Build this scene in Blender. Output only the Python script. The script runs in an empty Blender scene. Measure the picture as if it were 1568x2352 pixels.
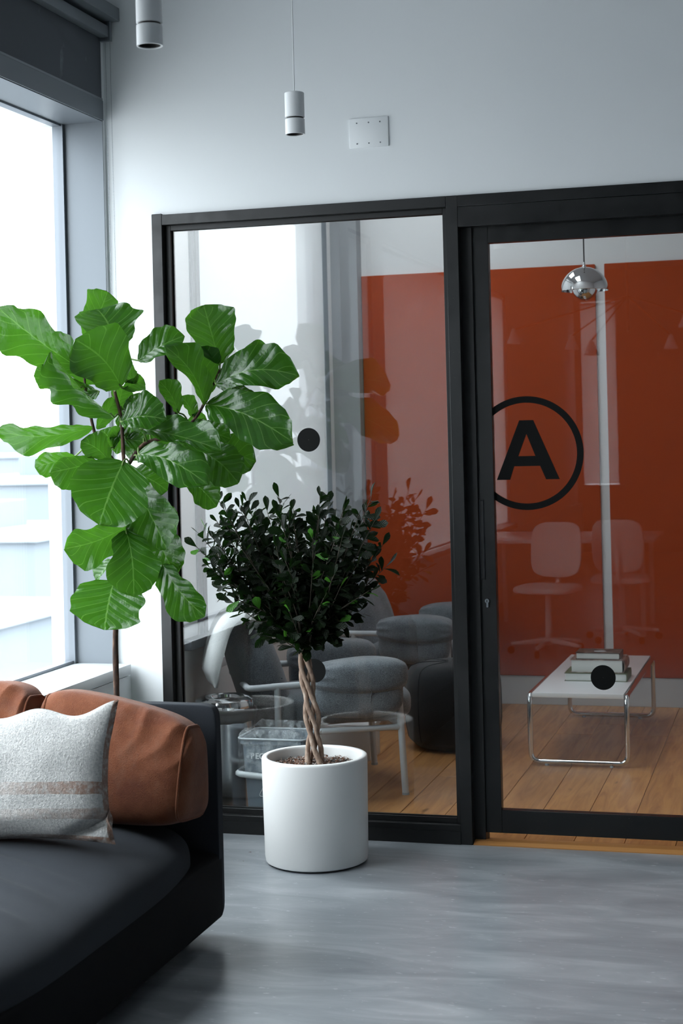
import bpy, bmesh, math, random
from mathutils import Vector, Matrix, noise

SC = bpy.context.scene
COL = SC.collection
PI = math.pi

# ------------------------------------------------------------------ camera
YAW = math.radians(15.96)          # the lens looks a little to the left of square-on
ROLL = math.atan(0.0245)
cd = bpy.data.cameras.new('camera')
cd.sensor_fit = 'AUTO'
cd.sensor_width = 36.0
cd.lens = 3650.0 / 2352.0 * 36.0
cd.shift_y = -0.07713
cd.clip_start = 0.05
cd.dof.use_dof = True
cd.dof.focus_distance = 5.9
cd.dof.aperture_fstop = 5.6
cam = bpy.data.objects.new('camera', cd)
COL.objects.link(cam)
fwd = Vector((-math.sin(YAW), math.cos(YAW), 0))
rgt = Vector((math.cos(YAW), math.sin(YAW), 0))
upv = Vector((0, 0, 1))
cr = rgt * math.cos(ROLL) - upv * math.sin(ROLL)
cu = rgt * math.sin(ROLL) + upv * math.cos(ROLL)
cam.matrix_world = Matrix(((cr.x, cu.x, -fwd.x, 0.0), (cr.y, cu.y, -fwd.y, 0.0), (cr.z, cu.z, -fwd.z, 1.6), (0, 0, 0, 1)))
SC.camera = cam

# ------------------------------------------------------------------ sky, exposure
w = bpy.data.worlds.new('overcast_sky')
SC.world = w
w.use_nodes = True
wt = w.node_tree
bg = wt.nodes['Background']
wtc = wt.nodes.new('ShaderNodeTexCoord')
wsep = wt.nodes.new('ShaderNodeSeparateXYZ')
wmr = wt.nodes.new('ShaderNodeMapRange')
wmr.inputs['From Min'].default_value = -1.0
wmr.inputs['From Max'].default_value = 1.0
wrp = wt.nodes.new('ShaderNodeValToRGB')
SKY = [(0.00, 1.9), (0.40, 2.1), (0.47, 2.6), (0.51, 4.0), (0.75, 7.2), (1.00, 10.4)]    # ground haze, horizon, zenith of an overcast sky
for k_, (p_, v_) in enumerate(SKY):
    e_ = wrp.color_ramp.elements[k_] if k_ < 2 else wrp.color_ramp.elements.new(p_)
    e_.position = p_
    e_.color = (0.87 * v_ / 10.8, 0.945 * v_ / 10.8, 1.0 * v_ / 10.8, 1)
wt.links.new(wtc.outputs['Generated'], wsep.inputs[0])
wt.links.new(wsep.outputs['Z'], wmr.inputs['Value'])
wt.links.new(wmr.outputs['Result'], wrp.inputs['Fac'])
wt.links.new(wrp.outputs['Color'], bg.inputs['Color'])
bg.inputs['Strength'].default_value = 10.8
vs = SC.view_settings
vs.view_transform = 'Standard'
vs.look = 'None'
vs.gamma = 1.0
vs.use_curve_mapping = False
vs.exposure = 0.62
SC.cycles.use_denoising = True
SC.cycles.max_bounces = 10
SC.cycles.diffuse_bounces = 5
SC.cycles.glossy_bounces = 5
SC.cycles.transparent_max_bounces = 24
SC.cycles.sample_clamp_indirect = 8.0
SC.cycles.caustics_reflective = False
SC.cycles.caustics_refractive = False

XL = -2.637        # face of the window wall in the glazed room, front of the sills
XB = -2.7045       # face of the window wall above the sills in the front room
XG = -2.892        # window glass
YW = 6.030         # room face of the wall that carries the glazed partition
YF = 9.170         # far wall of the glazed room
ZC = 3.60          # ceiling
ZS, ZH = 0.677, 2.9046
WINS = [(2.62, 6.009, ZS, ZH), (1.86, 2.42, ZS, ZH), (-1.30, 1.55, ZS, ZH), (-3.20, -1.95, ZS, ZH), (6.17, 6.52, 0.70, 2.90), (6.88, 9.00, 0.55, 3.30)]


def portal(name, c, rot, sx, sy):
    ld = bpy.data.lights.new(name, 'AREA')
    ld.shape = 'RECTANGLE'
    ld.size = sx
    ld.size_y = sy
    ld.cycles.is_portal = True
    o = bpy.data.objects.new(name, ld)
    o.location = c
    o.rotation_euler = rot
    COL.objects.link(o)


for a, b, z0, z1 in WINS:      # sampling portals in the window openings (they give off no light)
    portal('window_portal', (XG - 0.10, (a + b) / 2, (z0 + z1) / 2), (0, -PI / 2, 0), z1 - z0, b - a)


# ------------------------------------------------------------------ helpers
def lin(c):
    return c / 12.92 if c <= 0.04045 else ((c + 0.055) / 1.055) ** 2.4


def rgb(h):
    return tuple(lin(int(h[i:i + 2], 16) / 255) for i in (0, 2, 4)) + (1,)


def M(name, col, rough=0.6, metal=0.0, spec=0.5, coat=0.0, sheen=0.0):
    m = bpy.data.materials.new(name)
    m.use_nodes = True
    b = m.node_tree.nodes['Principled BSDF']
    b.inputs['Base Color'].default_value = rgb(col) if isinstance(col, str) else tuple(col) + (1,)
    b.inputs['Roughness'].default_value = rough
    b.inputs['Metallic'].default_value = metal
    b.inputs['Specular IOR Level'].default_value = spec
    b.inputs['Coat Weight'].default_value = coat
    b.inputs['Sheen Weight'].default_value = sheen
    return m


class G:
    """small node-graph builder"""
    def __init__(s, m):
        s.m = m
        s.t = m.node_tree
        s.b = s.t.nodes['Principled BSDF']

    def n(s, typ, **kw):
        nd = s.t.nodes.new(typ)
        for k, v in kw.items():
            if k in nd.inputs:
                nd.inputs[k].default_value = v
            else:
                setattr(nd, k, v)
        return nd

    def l(s, a, b):
        s.t.links.new(a, b)

    def coords(s, scale=(1, 1, 1), rot=(0, 0, 0), out='Object'):
        tc = s.n('ShaderNodeTexCoord')
        mp = s.n('ShaderNodeMapping')
        mp.inputs['Scale'].default_value = scale
        mp.inputs['Rotation'].default_value = rot
        s.l(tc.outputs[out], mp.inputs['Vector'])
        return mp.outputs['Vector']

    def noise(s, vec, scale=5.0, detail=4.0, rough=0.55, dist=0.0):
        nd = s.n('ShaderNodeTexNoise')
        nd.inputs['Scale'].default_value = scale
        nd.inputs['Detail'].default_value = detail
        nd.inputs['Roughness'].default_value = rough
        nd.inputs['Distortion'].default_value = dist
        s.l(vec, nd.inputs['Vector'])
        return nd.outputs['Fac']

    def ramp(s, fac, stops):
        r = s.n('ShaderNodeValToRGB')
        e = r.color_ramp.elements
        while len(e) < len(stops):
            e.new(0.5)
        for k, (p, c) in zip(e, stops):
            k.position = p
            k.color = rgb(c) if isinstance(c, str) else tuple(c) + (1,)
        s.l(fac, r.inputs['Fac'])
        return r.outputs['Color']

    def mix(s, fac, a, b, mode='MIX'):
        x = s.n('ShaderNodeMix', data_type='RGBA', blend_type=mode)
        for i, v in ((0, fac), (6, a), (7, b)):
            if isinstance(v, (int, float)):
                x.inputs[i].default_value = v
            elif isinstance(v, tuple):
                x.inputs[i].default_value = v
            elif isinstance(v, str):
                x.inputs[i].default_value = rgb(v)
            else:
                s.l(v, x.inputs[i])
        return x.outputs[2]

    def math(s, op, a, b=0.0):
        x = s.n('ShaderNodeMath', operation=op)
        for i, v in ((0, a), (1, b)):
            if isinstance(v, (int, float)):
                x.inputs[i].default_value = v
            else:
                s.l(v, x.inputs[i])
        return x.outputs[0]

    def bump(s, h, strength=0.3, dist=0.01):
        x = s.n('ShaderNodeBump')
        x.inputs['Strength'].default_value = strength
        x.inputs['Distance'].default_value = dist
        s.l(h, x.inputs['Height'])
        s.l(x.outputs['Normal'], s.b.inputs['Normal'])

    def col(s, c):
        s.l(c, s.b.inputs['Base Color'])

    def rough(s, c):
        s.l(c, s.b.inputs['Roughness'])


def bmx():
    return bmesh.new()


def box(bm, x0, x1, y0, y1, z0, z1, bev=0.0, seg=2):
    t = bmesh.new() if bev else bm
    v = [t.verts.new((x, y, z)) for x in (x0, x1) for y in (y0, y1) for z in (z0, z1)]
    for f in ((0, 1, 3, 2), (4, 6, 7, 5), (0, 4, 5, 1), (2, 3, 7, 6), (0, 2, 6, 4), (1, 5, 7, 3)):
        t.faces.new([v[i] for i in f])
    if bev:
        bmesh.ops.bevel(t, geom=t.edges[:], offset=bev, segments=seg, profile=0.5, affect='EDGES')
        join(bm, t)
    return bm


def join(bm, t, mat=None):
    if mat is not None:
        t.transform(mat)
    me = bpy.data.meshes.new('tmp')
    t.to_mesh(me)
    t.free()
    bm.from_mesh(me)
    bpy.data.meshes.remove(me)


def rings(bm, loops, close_u=True, cap0=True, cap1=True):
    R = [[bm.verts.new(p) for p in lp] for lp in loops]
    n = len(R[0])
    for a, b in zip(R, R[1:]):
        for i in range(n if close_u else n - 1):
            j = (i + 1) % n
            bm.faces.new((a[i], a[j], b[j], b[i]))
    if cap0 and close_u:
        bm.faces.new(list(reversed(R[0])))
    if cap1 and close_u:
        bm.faces.new(R[-1])
    return R


def lathe(bm, prof, c=(0, 0, 0), n=48, cap0=False, cap1=False):
    loops = [[(c[0] + r * math.cos(2 * PI * i / n), c[1] + r * math.sin(2 * PI * i / n), c[2] + z) for i in range(n)] for r, z in prof]
    rings(bm, loops, True, cap0, cap1)
    return bm


def tube(bm, pts, rad, n=10, caps=True):
    pts = [Vector(p) for p in pts]
    rr = rad if isinstance(rad, (list, tuple)) else [rad] * len(pts)
    loops = []
    ref = None
    for i, p in enumerate(pts):
        d = (pts[min(i + 1, len(pts) - 1)] - pts[max(i - 1, 0)]).normalized()
        if ref is None:
            ref = d.orthogonal().normalized()
        ref = (ref - d * ref.dot(d)).normalized()
        s = d.cross(ref)
        loops.append([p + (ref * math.cos(2 * PI * k / n) + s * math.sin(2 * PI * k / n)) * rr[i] for k in range(n)])
    rings(bm, loops, True, caps, caps)
    return bm


def fillet(pts, r, seg=6, closed=False):
    """polyline with rounded corners"""
    P = [Vector(p) for p in pts]
    out = []
    n = len(P)
    for i in range(n):
        if not closed and i in (0, n - 1):
            out.append(P[i])
            continue
        a, b, c = P[i - 1], P[i], P[(i + 1) % n]
        u = (a - b).normalized()
        v = (c - b).normalized()
        p0 = b + u * r
        p1 = b + v * r
        for k in range(seg + 1):
            t = k / seg
            out.append(p0 * (1 - t) ** 2 + b * 2 * t * (1 - t) + p1 * t * t)
    return out


def smoothpath(pts, k=6):
    """Catmull-Rom through points"""
    P = [Vector(p) for p in pts]
    P = [P[0] * 2 - P[1]] + P + [P[-1] * 2 - P[-2]]
    out = []
    for i in range(1, len(P) - 2):
        p0, p1, p2, p3 = P[i - 1:i + 3]
        for s in range(k):
            t = s / k
            out.append(0.5 * ((2 * p1) + (p2 - p0) * t + (2 * p0 - 5 * p1 + 4 * p2 - p3) * t * t + (3 * p1 - p0 - 3 * p2 + p3) * t ** 3))
    out.append(P[-2])
    return out


def soft(hx, hy, hz, p=5.0, n=14, wob=0.0, wsc=6.0, seed=0, bulge=0.0):
    """upholstered block: a rounded box with a little unevenness"""
    bm = bmesh.new()
    bmesh.ops.create_cube(bm, size=2)
    bmesh.ops.subdivide_edges(bm, edges=bm.edges[:], cuts=n, use_grid_fill=True)
    for v in bm.verts:
        u = v.co
        m = max(abs(u.x), abs(u.y), abs(u.z))
        q = (abs(u.x) ** p + abs(u.y) ** p + abs(u.z) ** p) ** (1 / p)
        s = u * (m / q)
        k = 1 + bulge * (1 - min(1, s.y ** 2)) * (1 - min(1, s.z ** 2))
        c = Vector((s.x * hx * k, s.y * hy, s.z * hz))
        if wob:
            c += u.normalized() * wob * noise.noise(c * wsc + Vector((seed, seed * 2.3, 0)))
        v.co = c
    return bm


def worg(p):
    o = Vector((0, 0, 0))
    while p is not None:
        o += p.location
        p = p.parent
    return o


def obj(name, bm, mat, parent=None, smooth=None, local=False):
    """link a bmesh as one mesh object; coordinates are world ones unless local"""
    if parent is not None and not local:
        bm.transform(Matrix.Translation(-worg(parent)))
    bmesh.ops.recalc_face_normals(bm, faces=bm.faces[:])
    me = bpy.data.meshes.new(name)
    bm.to_mesh(me)
    bm.free()
    if smooth is not None:
        for p in me.polygons:
            p.use_smooth = True
        me.set_sharp_from_angle(angle=math.radians(smooth))
    me.materials.append(mat)
    o = bpy.data.objects.new(name, me)
    COL.objects.link(o)
    if parent is not None:
        o.parent = parent
    return o


def tag(o, label=None, cat=None, group=None, kind=None):
    if label:
        o['label'] = label
    if cat:
        o['category'] = cat
    if group:
        o['group'] = group
    if kind:
        o['kind'] = kind
    return o


def thing(name, label, cat, loc=(0, 0, 0), rz=0.0, group=None, kind=None):
    o = bpy.data.objects.new(name, None)
    o.empty_display_size = 0.1
    o.location = loc
    o.rotation_euler = (0, 0, rz)
    COL.objects.link(o)
    return tag(o, label, cat, group, kind)


def struct(name, bm, mat, label, cat, smooth=None):
    return tag(obj(name, bm, mat, None, smooth), label, cat, None, 'structure')


def part(o, label):
    o['label'] = label
    return o


def copy_tree(o, parent=None):
    c = o.copy()
    COL.objects.link(c)
    c.parent = parent
    for ch in list(o.children):
        copy_tree(ch, c)
    return c

# ------------------------------------------------------------------ materials
def plaster(name, c1, c2):
    m = M(name, c1, 0.75, spec=0.3)
    g = G(m)
    v = g.coords()
    g.col(g.mix(g.noise(v, 1.3, 3), c1, c2))
    g.bump(g.noise(v, 160, 2), 0.06, 0.002)
    return m


def concrete():
    m = M('polished_concrete', '9aa0a6', 0.4, spec=0.85)
    g = G(m)
    v = g.coords((1, 1, 1))
    vs_ = g.coords((0.8, 3.2, 1), (0, 0, 0.25))
    big = g.noise(v, 1.3, 5, 0.6, 0.0)
    swirl = g.noise(vs_, 2.4, 8, 0.62, 0.9)
    c = g.mix(big, '6d7277', 'a8acaf')
    c = g.mix(0.6, c, g.ramp(swirl, [(0.30, '646a6f'), (0.5, '888d91'), (0.70, 'b0b4b7')]))
    speck = g.noise(g.coords((0.7, 1.6, 1), (0, 0, 0.3)), 34, 4, 0.55)
    c = g.mix(g.ramp(speck, [(0.645, (0, 0, 0)), (0.70, (0.4, 0.4, 0.4))]), c, 'd4d7d9')
    g.col(c)
    g.rough(g.math('ADD', g.math('MULTIPLY', big, 0.08), 0.25))
    return m


def glass(name, r0, tint=(0.97, 0.985, 0.98), ex=5.0):
    m = bpy.data.materials.new(name)
    m.use_nodes = True
    t = m.node_tree
    t.nodes.clear()
    out = t.nodes.new('ShaderNodeOutputMaterial')
    mx = t.nodes.new('ShaderNodeMixShader')
    tr = t.nodes.new('ShaderNodeBsdfTransparent')
    tr.inputs['Color'].default_value = tint + (1,)
    gl = t.nodes.new('ShaderNodeBsdfGlossy')
    gl.inputs['Roughness'].default_value = 0.0
    lw = t.nodes.new('ShaderNodeLayerWeight')
    lw.inputs['Blend'].default_value = 0.5
    pw = t.nodes.new('ShaderNodeMath')
    pw.operation = 'POWER'
    pw.inputs[1].default_value = ex
    ma = t.nodes.new('ShaderNodeMath')
    ma.operation = 'MULTIPLY_ADD'
    ma.inputs[1].default_value = 1 - r0
    ma.inputs[2].default_value = r0
    t.links.new(lw.outputs['Facing'], pw.inputs[0])
    t.links.new(pw.outputs[0], ma.inputs[0])
    t.links.new(ma.outputs[0], mx.inputs['Fac'])
    t.links.new(tr.outputs[0], mx.inputs[1])
    t.links.new(gl.outputs[0], mx.inputs[2])
    t.links.new(mx.outputs[0], out.inputs['Surface'])
    return m


def brushed_black(name, c, rough):
    m = M(name, c, rough, spec=0.5)
    g = G(m)
    v = g.coords()
    g.rough(g.ramp(g.noise(v, 14, 4), [(0.3, (rough - 0.08,) * 3), (0.7, (rough + 0.12,) * 3)]))
    sp = g.noise(v, 220, 1)
    g.col(g.mix(g.ramp(sp, [(0.80, (0, 0, 0)), (0.84, (0.4, 0.4, 0.4))]), c, '9a9a9a'))
    return m


def wood(name, a, b, seed):
    m = M(name, a, 0.38)
    g = G(m)
    oi = g.n('ShaderNodeObjectInfo')
    tc = g.n('ShaderNodeTexCoord')
    ad = g.n('ShaderNodeVectorMath', operation='ADD')
    sc = g.n('ShaderNodeVectorMath', operation='SCALE')
    sc.inputs['Scale'].default_value = 17.0
    cmb = g.n('ShaderNodeCombineXYZ')
    for i in range(3):
        g.l(oi.outputs['Random'], cmb.inputs[i])
    g.l(cmb.outputs[0], sc.inputs[0])
    g.l(tc.outputs['Object'], ad.inputs[0])
    g.l(sc.outputs[0], ad.inputs[1])
    mp = g.n('ShaderNodeMapping')
    mp.inputs['Scale'].default_value = (14, 1.2, 14)
    g.l(ad.outputs[0], mp.inputs['Vector'])
    f = g.noise(mp.outputs['Vector'], 1.6, 8, 0.6, 1.4)
    c = g.ramp(f, [(0.3, b), (0.62, a)])
    kn = g.n('ShaderNodeMapping')
    kn.inputs['Scale'].default_value = (7, 2.2, 1)
    g.l(ad.outputs[0], kn.inputs['Vector'])
    k = g.noise(kn.outputs['Vector'], 2.2, 2, 0.5)
    c = g.mix(g.ramp(k, [(0.22, (0.65,) * 3), (0.30, (0, 0, 0))]), c, '4a2f1c')
    hs = g.n('ShaderNodeHueSaturation')
    hs.inputs['Saturation'].default_value = 1.0
    g.l(g.math('ADD', g.math('MULTIPLY', oi.outputs['Random'], 0.34), 0.83), hs.inputs['Value'])
    g.l(c, hs.inputs['Color'])
    g.col(hs.outputs['Color'])
    g.bump(f, 0.05, 0.003)
    return m


MT = {}
MT['white'] = plaster('white_plaster', 'dfe2e4', 'e6e8e9')
MT['farwhite'] = plaster('white_paint_upper', 'd8dbdd', 'e0e2e4')
MT['ceiling'] = plaster('ceiling_paint', 'c9cccf', 'd2d5d8')
MT['alu'] = M('anodised_lining', '70767c', 0.45, metal=0.25)
MT['alu_dark'] = M('window_gasket_grey', '767c83', 0.4, metal=0.3)
MT['chain'] = M('chain_steel', 'a7abb0', 0.4, metal=0.4)
MT['stile'] = M('dark_stile_grey', '4c5157', 0.45)
MT['sill'] = M('sill_laminate', 'd3d6d8', 0.25)
MT['concrete'] = concrete()
MT['black'] = brushed_black('black_powder_coat', '0b0c0d', 0.42)
MT['black2'] = brushed_black('black_door_coat', '090a0b', 0.36)
MT['bead'] = M('dark_glazing_bead', '0d0e0f', 0.5)
MT['glass'] = glass('partition_glass', 0.065)
MT['winglass'] = glass('window_glass', 0.025, (0.985, 0.99, 0.99), 7.0)
MT['oak'] = wood('oak_plank', 'c08a52', '9a6638', 1)
MT['oak_edge'] = M('oak_threshold', 'b57f48', 0.45)
MT['column'] = plaster('grey_column_paint', '8f9397', '989b9f')
MT['base'] = M('grey_skirting', 'a4a8ac', 0.5)
MT['skirt'] = M('pale_skirting', 'c6cbd0', 0.5)
MT['decal'] = M('black_vinyl', '080909', 0.7, spec=0.15)

orange = M('orange_felt', 'a8431c', 0.95, spec=0.15, sheen=0.2)
g = G(orange)
v = g.coords()
c = g.mix(g.noise(v, 2.0, 4), 'a2401a', 'ae4820')
g.col(g.mix(g.math('MULTIPLY', g.noise(v, 380, 2), 0.35), c, '8a3514'))
g.bump(g.noise(v, 420, 2), 0.25, 0.003)
MT['orange'] = orange

# ------------------------------------------------------------------ shell of the front room
struct('floor', box(bmx(), XL - 0.3, 5.2, -8.4, 6.03, -0.12, 0.0), MT['concrete'], 'polished grey concrete floor of the front room', 'floor')
struct('ceiling', box(bmx(), XL - 0.3, 5.2, -8.4, YF + 0.3, ZC, ZC + 0.15), MT['ceiling'], 'pale painted ceiling over both rooms', 'ceiling')

# window wall with its openings
bm = bmx()
xs0 = -2.99
prev = -8.4
for a, b, z0, z1 in sorted(WINS):
    xs1 = XB if a < 6.0 else XL
    if 6.0 < a < 6.5:
        box(bm, xs0, XB, prev, 6.04, -0.1, ZC)
        prev = 6.10
    box(bm, xs0, xs1, prev, a, -0.1, ZC)
    box(bm, xs0, xs1, a, b, -0.1, z0 - 0.02)
    box(bm, xs0, xs1, a, b, z1, ZC)
    prev = b
box(bm, xs0, XL, prev, YF + 0.3, -0.1, ZC)
box(bm, XB, XL - 0.012, -8.4, 6.03, 0.0, ZS - 0.05)       # apron below the sills
struct('wall_left', bm, MT['white'], 'white window wall running past both rooms', 'wall')

# wall that carries the partition
bm = bmx()
box(bm, -2.99, -2.503, YW, YW + 0.12, 0, ZC)
box(bm, -2.503, 0.06, YW, YW + 0.12, 2.505, ZC)
box(bm, 0.06, 5.2, YW, YW + 0.12, 0, ZC)
struct('wall_back', bm, MT['white'], 'white wall above and beside the black glazed partition', 'wall')

bm = bmx()
box(bm, 5.0, 5.2, -8.4, 6.15, 0, ZC)
struct('wall_right', bm, MT['base'], 'white side wall of the front room opposite the windows', 'wall')
bm = bmx()                       # rear wall, seen only as a reflection
box(bm, -2.99, -2.62, -8.4, -8.2, 0, ZC)
box(bm, -2.18, 5.2, -8.4, -8.2, 0, ZC)
box(bm, -2.62, -2.18, -8.4, -8.2, 0, 0.86)
box(bm, -2.62, -2.18, -8.4, -8.2, 3.2, ZC)
struct('wall_rear', bm, MT['base'], 'rear wall of the front room with one tall slot window', 'wall')


def window(name, a, b, label, sillx=XL, over=0.0, ZS=ZS, ZH=ZH, XB=XB):
    r = thing(name, label, 'window', (XG, (a + b) / 2, ZS), kind='structure')
    bm = bmx()      # lining of the reveal: head, both jambs
    t = 0.004
    box(bm, XG, XB - 0.0005, b - t, b + 0.0005, ZS, ZH)
    obj('jamb', bm, MT['alu'], r)
    bm = box(bmx(), XG, XB - 0.0005, a - 0.0005, a + t, ZS, ZH)
    obj('jamb', bm, MT['alu'], r)
    bm = box(bmx(), XG, XB - 0.0005, a, b, ZH - t, ZH + 0.0005)
    obj('head_lining', bm, MT['alu'], r)
    bm = bmx()
    for y0, y1 in ((a, a + 0.022), (b - 0.022, b)):
        box(bm, XG - 0.03, XG + 0.016, y0, y1, ZS, ZH)
    for z0, z1 in ((ZS, ZS + 0.012), (ZH - 0.012, ZH)):
        box(bm, XG - 0.03, XG + 0.008, a, b, z0, z1)
    obj('frame', bm, MT['alu_dark'], r)
    obj('pane', box(bmx(), XG - 0.012, XG - 0.006, a, b, ZS, ZH), MT['winglass'], r)
    bm = box(bmx(), XG - 0.01, sillx, a - over, min(b + over, 6.029) if b < 6.02 else b, ZS - 0.044, ZS, 0.003, 2)
    part(obj('sill', bm, MT['sill'], r, 40), 'pale laminate window sill')
    return r


window('window_1', 2.62, 6.009, 'large bright window with grey reveal beside the sofa')
window('window_2', 1.86, 2.42, 'narrow bright window further along the window wall')
window('window_3', -1.30, 1.55, 'wide window of the front room behind an added white shade')
window('added_window', 6.17, 6.52, 'added unseen window of the glazed room that lights the throw and waste bins', XL, 0.0, 0.70, 2.90, XL)  # added opening, hidden from the camera, to light the throw and bins
window('window_6', -3.20, -1.95, 'window at the rear of the front room behind an added white shade')
window('window_7', 6.88, 9.00, 'tall window of the glazed room behind a drawn white shade', -2.636, 0.0, 0.55, 3.30, XL)
r = thing('window_4', 'dark window stile and grey sill just inside the glazed room', 'window', (XL, 6.8, ZS), kind='structure')
part(obj('dark_stile', box(bmx(), XL - 0.002, XL + 0.010, 6.765, 6.872, 0.70, ZH), MT['stile'], r), 'dark vertical window stile')
obj('stile_groove', box(bmx(), XL + 0.010, XL + 0.012, 6.815, 6.822, 0.70, ZH), MT['bead'], r)
part(obj('sill', box(bmx(), XL, -2.580, 6.54, 6.985, 0.657, 0.70, 0.002, 1), MT['stile'], r, 40), 'dark grey sill')


def shade_mat(name, T):
    m = bpy.data.materials.new(name)
    m.use_nodes = True
    g = G(m)
    g.b.inputs['Base Color'].default_value = (0.72, 0.73, 0.74, 1)
    g.b.inputs['Roughness'].default_value = 0.9
    tr = g.n('ShaderNodeBsdfTranslucent')
    tr.inputs['Color'].default_value = (0.9, 0.92, 0.93, 1)
    mx = g.n('ShaderNodeMixShader')
    mx.inputs[0].default_value = T
    g.l(g.b.outputs[0], mx.inputs[1])
    g.l(tr.outputs[0], mx.inputs[2])
    g.l(mx.outputs[0], [n for n in g.t.nodes if n.type == 'OUTPUT_MATERIAL'][0].inputs['Surface'])
    return m


SHF = shade_mat('white_screen_fabric', 0.36)
SHR = shade_mat('rear_screen_fabric', 0.40)
SHI = shade_mat('sheer_white_fabric', 0.24)


def white_shade(label, a, b, z0, z1, x, mat):
    r = thing('white_shade', label, 'blind', (x, (a + b) / 2, z1))
    obj('shade_cloth', box(bmx(), x, x + 0.0015, a + 0.006, b - 0.006, z0 + 0.01, z1 - 0.03), mat, r)
    obj('roller_tube', tube(bmx(), [(x + 0.0, a + 0.006, z1 - 0.03), (x + 0.0, b - 0.006, z1 - 0.03)], 0.018, 16), MT['lampw'], r, 60)
    obj('hem_bar', box(bmx(), x - 0.004, x + 0.006, a + 0.006, b - 0.006, z0 + 0.004, z0 + 0.02), MT['lampw'], r)


MT['lampw'] = M('shade_hardware', 'd9dcde', 0.5)
white_shade('white shade drawn down over the tall window of the glazed room', 6.88, 9.00, 0.55, 3.30, XL - 0.03, SHI)
white_shade('added white shade dimming the narrow front window', 1.86, 2.42, ZS, ZH, XB - 0.03, SHF)  # front shades are added to soften the windows' light and reflections
white_shade('added white shade dimming the wide front window', -1.30, 1.55, ZS, ZH, XB - 0.03, SHF)
white_shade('added white shade dimming the rearmost front window', -3.20, -1.95, ZS, ZH, XB - 0.03, SHR)

r = thing('window_8', 'tall slot window in the rear wall behind an added white shade', 'window', (-2.4, -8.3, 0.86), kind='structure')
obj('pane', box(bmx(), -2.62, -2.18, -8.35, -8.344, 0.86, 3.2), MT['winglass'], r)
r = thing('white_shade', 'added white shade dimming the slot window in the rear wall', 'blind', (-2.4, -8.25, 3.2))  # added shade that dims the slot window's reflection
obj('shade_cloth', box(bmx(), -2.618, -2.182, -8.25, -8.2485, 0.87, 3.17), SHF, r)
obj('roller_tube', tube(bmx(), [(-2.618, -8.25, 3.17), (-2.182, -8.25, 3.17)], 0.018, 16), MT['lampw'], r, 60)
portal('window_portal', (-2.4, -8.45, 2.03), (PI / 2, 0, 0), 0.44, 2.34)

# roller blind over the big window
r = thing('roller_blind', 'dark grey roller blind rolled up above the large window', 'blind', (XB + 0.03, 4.4, 3.2))
fab = M('blind_fabric', '54585e', 0.85, spec=0.2)
g = G(fab)
g.bump(g.noise(g.coords(), 500, 1), 0.2, 0.001)
sm = g.noise(g.coords((1, 3, 1.2)), 5, 5)
g.col(g.mix(g.ramp(sm, [(0.66, (0, 0, 0)), (0.74, (0.35,) * 3)]), '54585e', '8a9096'))
part(obj('fabric', box(bmx(), XB + 0.001, XB + 0.004, 2.7, 5.9956, 2.9917, 3.3127), fab, r), 'dark grey blind fabric')
part(obj('hem', box(bmx(), XB + 0.001, XB + 0.007, 2.7, 5.9976, 2.9845, 2.9933), MT['alu_dark'], r), 'thin hem bar')
obj('lower_valance', box(bmx(), XB + 0.001, XB + 0.006, 2.7, 6.0048, 2.9045, 2.9845), M('valance_grey', '6b7178', 0.5, metal=0.2), r)
part(obj('cassette', box(bmx(), XB + 0.005, XB + 0.045, 2.6, 5.9874, 3.2379, 3.2850, 0.004, 2), MT['alu'], r, 40), 'aluminium blind cassette')
obj('end_bracket', box(bmx(), XB + 0.003, XB + 0.05, 5.9874, 6.0079, 3.2256, 3.3045), MT['alu_dark'], r)
obj('pelmet', box(bmx(), XB + 0.001, XB + 0.085, 2.5, 6.0120, 3.3045, 3.3589, 0.002, 1), MT['alu'], r, 40)
for xx in (-2.683, -2.662):
    bm = bmx()
    z = 3.27
    while z > 0.95:
        bmesh.ops.create_icosphere(bm, subdivisions=1, radius=0.0021, matrix=Matrix.Translation((xx, 6.005, z)))
        z -= 0.0062
    tube(bm, [(xx, 6.005, 3.27), (xx, 6.005, 0.95)], 0.0007, 4)
    tag(obj('bead_chain', bm, MT['chain'], r), 'beaded blind chain', None, None, 'stuff')

# ------------------------------------------------------------------ glazed partition
FY0, FY1 = 6.015, 6.125      # frame depth
PY = 6.068                   # fixed pane
r = thing('window_5', 'fixed pane of the black framed glass partition behind the plants', 'partition', (-1.87, 6.05, 0), kind='structure')
obj('post', box(bmx(), -2.503, -2.458, FY0, FY1, 0, 2.509, 0.002, 1), MT['black'], r, 40)
obj('head_rail', box(bmx(), -2.458, -1.281, FY0, FY1, 2.463, 2.505, 0.001, 1), MT['black'], r, 40)
obj('bottom_rail', box(bmx(), -2.458, -1.281, FY0, FY1, 0, 0.073, 0.001, 1), MT['black'], r, 40)
obj('bottom_track', box(bmx(), -2.458, -1.281, FY0 - 0.004, FY0 + 0.012, 0, 0.05), MT['black'], r)
obj('mullion', box(bmx(), -1.281, -1.235, FY0, FY1 + 0.015, 0, 2.505, 0.001, 1), MT['black'], r, 40)
for i, (x0, x1, z0, z1) in enumerate(((-2.458, -2.434, 0.073, 2.463), (-1.301, -1.281, 0.073, 2.463), (-2.434, -1.301, 2.442, 2.463), (-2.434, -1.301, 0.073, 0.094))):
    for dy in (-0.021, 0.009):
        obj('glazing_bead', box(bmx(), x0, x1, PY + dy, PY + dy + 0.012, z0, z1, 0.001, 1), MT['bead'], r, 40)
pane = part(obj('pane', box(bmx(), -2.446, -1.291, PY - 0.004, PY + 0.004, 0.082, 2.452), MT['glass'], r), 'clear glass pane')


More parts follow.
